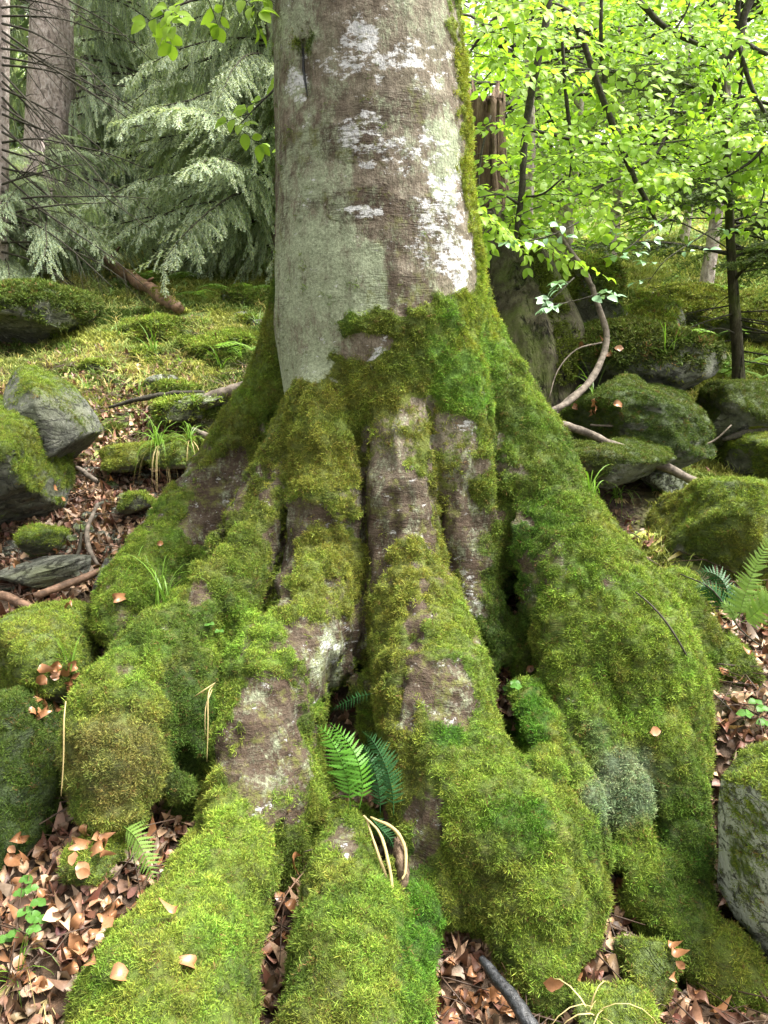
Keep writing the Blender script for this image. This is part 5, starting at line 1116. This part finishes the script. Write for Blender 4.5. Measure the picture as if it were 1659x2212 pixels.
def far_crown(seed, H=11, Rm=2.4, nb=90, mat=None):
    r = random.Random(seed); V = []; Fc = []
    for i in range(nb):
        t = (i + r.random()) / nb; z = H * (.06 + .94 * t); a = r.uniform(0, 6.283); L = Rm * (1 - t) ** .8 + .2; m = 7
        for s in range(m):
            u = (s + .5) / m; c = np.array([math.cos(a) * L * u, math.sin(a) * L * u, z - L * u * u * .35]); sd = np.array([-math.sin(a), math.cos(a), 0]); w = L * .24 * (1.1 - u) + .08
            for sg in (-1, 1):
                for q in range(2):
                    b = len(V); o = c + sd * sg * w * r.uniform(.1, .5); V.extend([o, o + sd * sg * w * r.uniform(.5, 1) + np.array([math.cos(a), math.sin(a), 0]) * .15 + np.array([0, 0, -r.uniform(.1, .35)]), o + np.array([math.cos(a) * .2, math.sin(a) * .2, -.12]) + sd * sg * w * .3]); Fc.append((b, b + 1, b + 2))
    me = bpy.data.meshes.new('crown'); me.from_pydata([tuple(x) for x in V], [], Fc); me.materials.append(mat); return me
FC = [far_crown(s, 14, 2.6, 150, MAT['needles'] if s < 2 else MAT['needles_pale']) for s in range(3)]
tm = MB(); tm.tube([(0, 0, -.5), (0, 0, 6), (0, 0, 14)], [.22, .16, .03], 8); FTM = tm.mesh('trunk', MAT['spruce'])
for i in range(40):
    Y = random.uniform(19, 48); X = random.uniform(-1.0, 1.0) * Y
    if i < 12: Y = random.uniform(19, 26); X = random.uniform(-.56, -.12) * Y
    e = empty('spruce_tree', (X, Y, float(G(X, Y))), 'tall spruce standing far back in the pale woodland', 'tree', 'spruces in the far woodland')
    s = random.uniform(.8, 1.5); e.scale = (s, s, s); e.rotation_euler.z = random.uniform(0, 6.28)
    for nm, me in (('trunk', FTM), ('crown', FC[i % 3])):
        o = bpy.data.objects.new(nm, me); link(o, e)

# ------------------------------------------------------------------ beech foliage
LEAFV, LEAFF = leaf_shape(1, .62, .10, .12, 4)
LEAF = [lmesh('leaf', *leaf_shape(1, .62, .08 + .05 * s, .1 + .06 * s, 6, 0, s, 1), MAT['leaf']) for s in range(4)]; LEAFD = lmesh('leaf', *leaf_shape(1, .6, .1, .2, 6), MAT['leaf_shaded'])
def foliage(e, leaves, mat, keep=300, lm=None, minkeep=0):
    """leaves: (point, direction, normal, size); the largest in view are leaf objects, the rest one joined part"""
    leaves = sorted(leaves, key=lambda q: q[0][1]); near = leaves[:keep]; rest = leaves[keep:]
    for i, (p, d, n, s) in enumerate(near):
        o = bpy.data.objects.new('leaf', lm or LEAF[i % 4]); link(o, e); o.matrix_local = Matrix.Translation(-e.location) @ mat4(frame(d, n), p, s)
    if rest:
        V = []; 
        for p, d, n, s in rest: V.append((LEAFV * s) @ frame(d, n).T + p)
        k = len(LEAFV); f = (LEAFF[None] + (np.arange(len(rest)) * k)[:, None, None]).reshape(-1, 4)
        me = mesh_np('foliage', np.concatenate(V), f, mat); o = add('foliage', me, e); o['kind'] = 'stuff'
def spray(mb, start, d, L, leaves, r, size=.062, step=.036, w=.0022, droop=.25, face=.7, branch=True):
    """a twig in a flat beech spray with leaves left and right"""
    d = np.array(d, float); d /= np.linalg.norm(d); n0 = np.array([r.gauss(0, .35), -face + r.gauss(0, .35), .75]); n0 -= d * (n0 @ d); n0 /= np.linalg.norm(n0)
    p = np.array(start, float); pts = [p.copy()]; m = max(3, int(L / step)); side = np.cross(n0, d)
    for s in range(m):
        d = d + np.array([r.gauss(0, .08), r.gauss(0, .08), -droop * .12 + r.gauss(0, .05)]); d /= np.linalg.norm(d); p = p + d * step; pts.append(p.copy()); sg = 1 if s % 2 else -1
        ld = d * .55 + side * sg * .85 + np.array([0, 0, -.35 * r.random()]); nn = n0 + np.array([r.gauss(0, .35), r.gauss(0, .35), r.gauss(0, .25)])
        if r.random() < .92: leaves.append((p.copy(), ld, nn, size * r.uniform(.65, 1.15)))
        if branch and s > 1 and r.random() < .28 and L > .18: spray(mb, p, d * .6 + side * sg, L * .45, leaves, r, size, step, w * .6, droop, face, False)
    leaves.append((p, d, n0, size)); mb.tube(np.array(pts)[::2] if len(pts) > 4 else pts, list(np.linspace(w, w * .35, len(pts[::2]) if len(pts) > 4 else len(pts))), 4)
def leafy_limb(label, rows, nsp, seed, keep=300, size=.062, L=(.3, .6), name='beech_branch', cat='branch', subs=(), k=6, lim=(.05, 1), down=0, mat='dark_twig', bare=False, face=.7):
    r = random.Random(seed); pts, rs = trace(rows, 6); e = empty(name, pts[0], label, cat); mb = MB(); mb.tube(pts, list(rs), 8, noise=.15); add('limb', mb.mesh('limb', MAT[mat]), e); leaves = []; allp = [(pts, rs)]
    for s in subs:
        p2, r2 = trace(s, 5); m2 = MB(); m2.tube(p2, list(r2), 6, noise=.15); add('side_limb', m2.mesh('side_limb', MAT[mat]), e); allp.append((p2, r2))
    tw = MB(); tot = sum(len(a) for a, b in allp)
    for i in range(nsp):
        a, b = r.choices(allp, [len(q[0]) for q in allp])[0]; j = int(len(a) * r.uniform(*lim) * .999); az = r.uniform(0, 6.283)
        d = (math.cos(az), math.sin(az) * .7, r.uniform(-.35, .35) + down); spray(tw, a[j], d, r.uniform(*L), leaves, r, size, face=face)
    if nsp: o = add('twigs', tw.mesh('twigs', MAT[mat]), e); o['kind'] = 'stuff'; foliage(e, leaves, MAT['leaf'], keep)
    return e, len(leaves)
cnt = []
cnt.append(leafy_limb('beech spray with large bright leaves hanging in at the top left of the trunk', [(610, -60, 4, 3.3), (540, -14, 3.5, 3.25), (460, -6, 3, 3.2), (400, 6, 2.4, 3.15), (345, 40, 1.2, 3.1)], 13, 1, 300, .066, (.08, .17), down=-.55, face=1.2)[1])
cnt.append(leafy_limb('small beech spray with light leaves poking out left of the trunk', [(612, 150, 3, 3.75), (594, 190, 2.4, 3.65), (570, 215, 2, 3.6), (540, 245, 1.5, 3.55), (508, 280, .9, 3.5)], 7, 2, 300, .062, (.06, .12), down=-.3, face=1.2)[1])
LIMBS = [
    ('straight dark mossy beech limb hanging just right of the trunk', [(1192, -60, 9, 4.6), (1185, 10, 8.5, 4.6), (1168, 100, 8, 4.6), (1150, 190, 8, 4.6), (1133, 300, 7.5, 4.6), (1128, 400, 7, 4.6), (1120, 470, 6, 4.6), (1112, 530, 3.5, 4.6)], [[(1133, 278, 4, 4.6), (1190, 290, 3.6, 4.65), (1250, 305, 3.2, 4.7), (1320, 312, 2, 4.8)], [(1160, 152, 3, 4.6), (1215, 152, 2.4, 4.6), (1275, 150, 1.6, 4.6)], [(1122, 425, 3, 4.6), (1170, 420, 2.4, 4.5), (1215, 385, 1.8, 4.4)], [(1120, 440, 3, 4.6), (1080, 420, 2.2, 4.5), (1020, 430, 1.2, 4.4)]], 34),
    ('long lichen crusted beech limb slanting down to the right', [(1186, 4, 4, 4.9), (1225, 24, 5.5, 4.9), (1252, 70, 7, 4.9), (1270, 120, 7, 4.9), (1290, 180, 7, 4.9), (1312, 240, 7, 4.9), (1340, 310, 6.5, 4.9), (1368, 380, 6, 4.9), (1400, 440, 5, 4.9), (1422, 490, 3.5, 4.9)], [[(1368, 378, 2.4, 4.9), (1310, 395, 2.2, 4.8), (1250, 420, 2, 4.7), (1170, 445, 1.5, 4.6), (1130, 460, 1, 4.5)], [(1350, 312, 2.4, 4.9), (1420, 310, 2, 5), (1500, 300, 1.4, 5.1)], [(1420, 478, 2, 4.9), (1380, 470, 1.6, 4.9), (1330, 490, 1, 4.9)]], 34),
    ('second dark limb running close beside the lichen crusted one', [(1300, -20, 4, 5.1), (1298, 60, 4.4, 5.1), (1300, 120, 4.4, 5.1), (1306, 180, 3.6, 5.1), (1312, 210, 2.4, 5.1)], [[(1208, 20, 3, 5.1), (1214, 80, 4, 5.1), (1222, 200, 4.6, 5.1), (1232, 290, 4.4, 5.1), (1234, 350, 3, 5.1), (1228, 395, 1.5, 5.1)]], 16),
    ('arching beech limb crossing the top right of the picture', [(1350, -30, 4, 5.0), (1395, 18, 6.5, 5.0), (1440, 62, 6, 5.0), (1500, 92, 4.5, 5.0), (1560, 110, 2.5, 5.0)], [[(1455, 68, 3, 5), (1480, 30, 2, 5), (1500, -20, 1.4, 5)]], 18),
    ('dark knotty limb forking near the upper right corner', [(1650, -40, 8, 5.3), (1612, 20, 8, 5.3), (1598, 80, 9, 5.3), (1560, 150, 7, 5.3), (1540, 200, 5.5, 5.3), (1530, 260, 3, 5.3)], [[(1612, 90, 5, 5.3), (1640, 110, 5, 5.2), (1690, 130, 5, 5.1)], [(1596, 96, 5, 5.3), (1620, 180, 5, 5.25), (1650, 240, 4.5, 5.2), (1680, 300, 4, 5.2)], [(1602, 90, 4, 5.3), (1600, 180, 3.5, 5.3), (1585, 250, 2.8, 5.3), (1555, 330, 1.5, 5.3)], [(1592, 70, 4, 5.3), (1595, 0, 6, 5.3), (1600, -60, 6, 5.3)]], 34),
    ('thin twiggy limb at the left of the bright canopy near the trunk', [(1110, -30, 4, 4.3), (1068, 40, 4.5, 4.3), (1030, 90, 3, 4.3), (1005, 130, 1.6, 4.3)], [[(1050, 60, 2, 4.3), (1090, 60, 1.5, 4.25), (1150, 40, 1, 4.2)]], 16),
    ('low beech limb with leaves in the middle of the bright canopy', [(1460, 200, 3, 5.6), (1420, 330, 3.5, 5.5), (1330, 380, 2.8, 5.4), (1250, 440, 1.8, 5.3)], [[(1420, 330, 2, 5.5), (1490, 360, 1.8, 5.4), (1560, 340, 1.4, 5.3), (1630, 330, 1, 5.2)]], 22),
    ('slender beech limb with leaves hanging over the stump', [(1060, 250, 2.4, 4.9), (1040, 330, 2.4, 4.85), (1035, 420, 2, 4.8), (1060, 480, 1.2, 4.75)], [[(1038, 400, 1.6, 4.8), (1090, 500, 1.6, 4.7), (1150, 540, 1.2, 4.6)]], 14),
    ('leafy beech limb at the right edge of the picture', [(1680, 250, 4, 5.0), (1640, 330, 3.5, 5.0), (1590, 370, 2.6, 5.0), (1530, 400, 1.4, 5.0)], [[(1640, 330, 2, 5), (1650, 420, 1.6, 5), (1610, 470, 1.2, 5)]], 18),
]
for i, (lab, rows, subs, nsp) in enumerate(LIMBS):
    cnt.append(leafy_limb(lab, rows, nsp, 40 + i, 120, .06, (.25, .55), subs=subs)[1])
# beech leaves nearer the camera, shade painted in as bluish green
for i, (lab, rows) in enumerate([('shaded grey green beech spray before the bent branch', [(1240, 600, 1.6, 4.1), (1215, 625, 1.5, 4.05), (1190, 655, 1.2, 4.0), (1240, 650, 1, 3.95), (1300, 632, 1, 3.95)]), ('shaded grey green beech spray level with the top of the stump base', [(1250, 480, 2, 4.3), (1200, 505, 1.8, 4.2), (1140, 520, 1.4, 4.15), (1085, 520, .8, 4.1)]),
        ('shaded beech spray hanging over the far slope on the right', [(1440, 470, 2, 4.6), (1400, 500, 1.5, 4.5), (1350, 540, 1.2, 4.4), (1290, 560, .8, 4.4)]), ('loose shaded beech spray in front of the conifer sapling', [(1560, 480, 2, 4.8), (1500, 520, 1.5, 4.7), (1440, 560, 1.2, 4.6), (1400, 610, .8, 4.6)])]):
    r = random.Random(90 + i); pts, rs = trace(rows, 5); e = empty('beech_spray', pts[0], lab, 'branch'); mb = MB(); mb.tube(pts, list(rs), 5); lv = []
    for j in range(2, len(pts), 3): spray(mb, pts[j], (r.uniform(-1, 1), r.uniform(-1, .3), r.uniform(-.2, .15)), r.uniform(.08, .2), lv, r, .06, face=.15, branch=False)
    add('twig', mb.mesh('twig', MAT['dark_twig']), e); foliage(e, lv, MAT['leaf_shaded'], 300, LEAFD)
# thin conifer sapling on the right with level dead twigs and sparse dark boughs
e = empty('conifer_sapling', P(1590, 830, 5.8), 'slender conifer sapling with thin dark level branches on the right', 'tree')
_, cp, cr = lofted_trunk([(1558, -200, 3, 5.8), (1562, 100, 5, 5.8), (1568, 300, 7, 5.8), (1573, 400, 9, 5.8), (1580, 560, 10, 5.8), (1588, 680, 12, 5.8), (1594, 780, 13, 5.8), (1596, 850, 16, 5.8)], MAT['snag'], 14, 6, .06, 'trunk', e, 8)
random.seed(9)
for i in range(44):
    z = random.uniform(1.45, 3.6); p = np.array([np.interp(z, cp[::-1, 2], cp[::-1, 0]), 5.8, z])
    az = random.choice([random.uniform(2.3, 4.2), random.uniform(-1.0, .9), random.uniform(0, 6.28)])
    if z < 2.0 or i % 4 == 0:
        mb = MB(); L = random.uniform(.5, 1.3); d = np.array([math.cos(az), math.sin(az) * .6, random.uniform(-.15, .3)]); pts = [p + d * L * t + np.array([0, 0, -.12 * L * t * t]) for t in (0, .3, .6, 1)]; mb.tube(pts, [.006, .005, .0035, .0015], 4)
        for _ in range(9):
            t = random.uniform(.2, 1); q = p + d * L * t + np.array([0, 0, -.12 * L * t * t]); mb.tube([q, q + (d + np.array([random.uniform(-.8, .8), random.uniform(-.8, .8), random.uniform(-.5, .3)])) * random.uniform(.08, .25)], [.002, .001], 3)
        add('dead_twig', mb.mesh('dead_twig', MAT['dark_twig']), e)
    else: bough(e, p, az, random.uniform(-.15, .25), random.uniform(.6, 1.15), BDARK, i)
# bright beeches further back on the right and above
def leaf_cloud(label, centre, size, n, seed, ls=.085, trunk=None, group=None):
    r = np.random.default_rng(seed); c = np.array(centre, float); b = np.array([c[0], c[1], float(G(c[0], c[1]))]); e = empty('beech_tree', b, label, 'tree', group)
    mb = MB(); mb.tube(curve_pts([b - [0, 0, .3], b + [.1, 0, (c[2] - b[2]) * .6], c + [0, 0, size[2] * .6]], 4), list(np.linspace(trunk or .09, .02, 9)), 8); add('trunk', mb.mesh('trunk', MAT['spruce']), e)
    # leaves gathered in tilted layers with gaps between
    nl = max(8, n // 90); lc = c + r.uniform(-1, 1, (nl, 3)) * size; idx = r.integers(0, nl, n); p = lc[idx] + r.normal(0, 1, (n, 3)) * np.array([.45, .45, .10]) * (.6 + size.mean() * .25); lv = []
    a = r.uniform(0, 6.283, n); d = np.stack([np.cos(a), np.sin(a), r.normal(-.2, .2, n)], 1); nn = np.stack([r.normal(0, .4, n), r.normal(-.6, .4, n), np.full(n, .8)], 1)
    tw = MB()
    for j in range(nl):
        q = c + (lc[j] - c) * [.1, .1, .4]; tw.tube([q, (q + lc[j]) / 2 + [0, 0, .1], lc[j]], [.02, .012, .004], 4)
    add('limbs', tw.mesh('limbs', MAT['dark_twig']), e)
    foliage(e, [(p[i], d[i], nn[i], ls * r.uniform(.7, 1.2)) for i in range(n)], MAT['leaf'], 0)
for i, (px, py, Y, sx_, sz_, n, lab) in enumerate([(1130, 120, 8.0, 1.3, 1.1, 2600, 'bright leaved young beech behind the straight dark limb'), (1330, 200, 9.5, 1.9, 1.2, 3600, 'bright beech in the middle of the canopy further back'), (1560, 120, 8.6, 1.6, 1.2, 3000, 'bright beech at the upper right behind the forked limb'),
        (1200, 380, 11, 1.5, .8, 2200, 'low pale leaved beech behind the broken stump'), (1480, 380, 12, 2.2, 1.0, 3000, 'pale leaved beech behind the conifer sapling'), (1250, -150, 10, 3.0, 1.2, 3000, 'tall beech whose leaves close the top of the right side')]):
    leaf_cloud(lab, P(px, py, Y), np.array([sx_, 1.0, sz_]), n, 60 + i)
for i in range(12):
    Y = random.uniform(16, 34); X = random.uniform(.02, .55) * Y; leaf_cloud('pale green beech standing far back on the right', (X, Y, float(G(X, Y)) + random.uniform(2.5, 5)), np.array([3.0, 2.0, 3.0]), 1500, 80 + i, .22, .16, 'beeches far back on the right')
print('LEAVES', cnt)
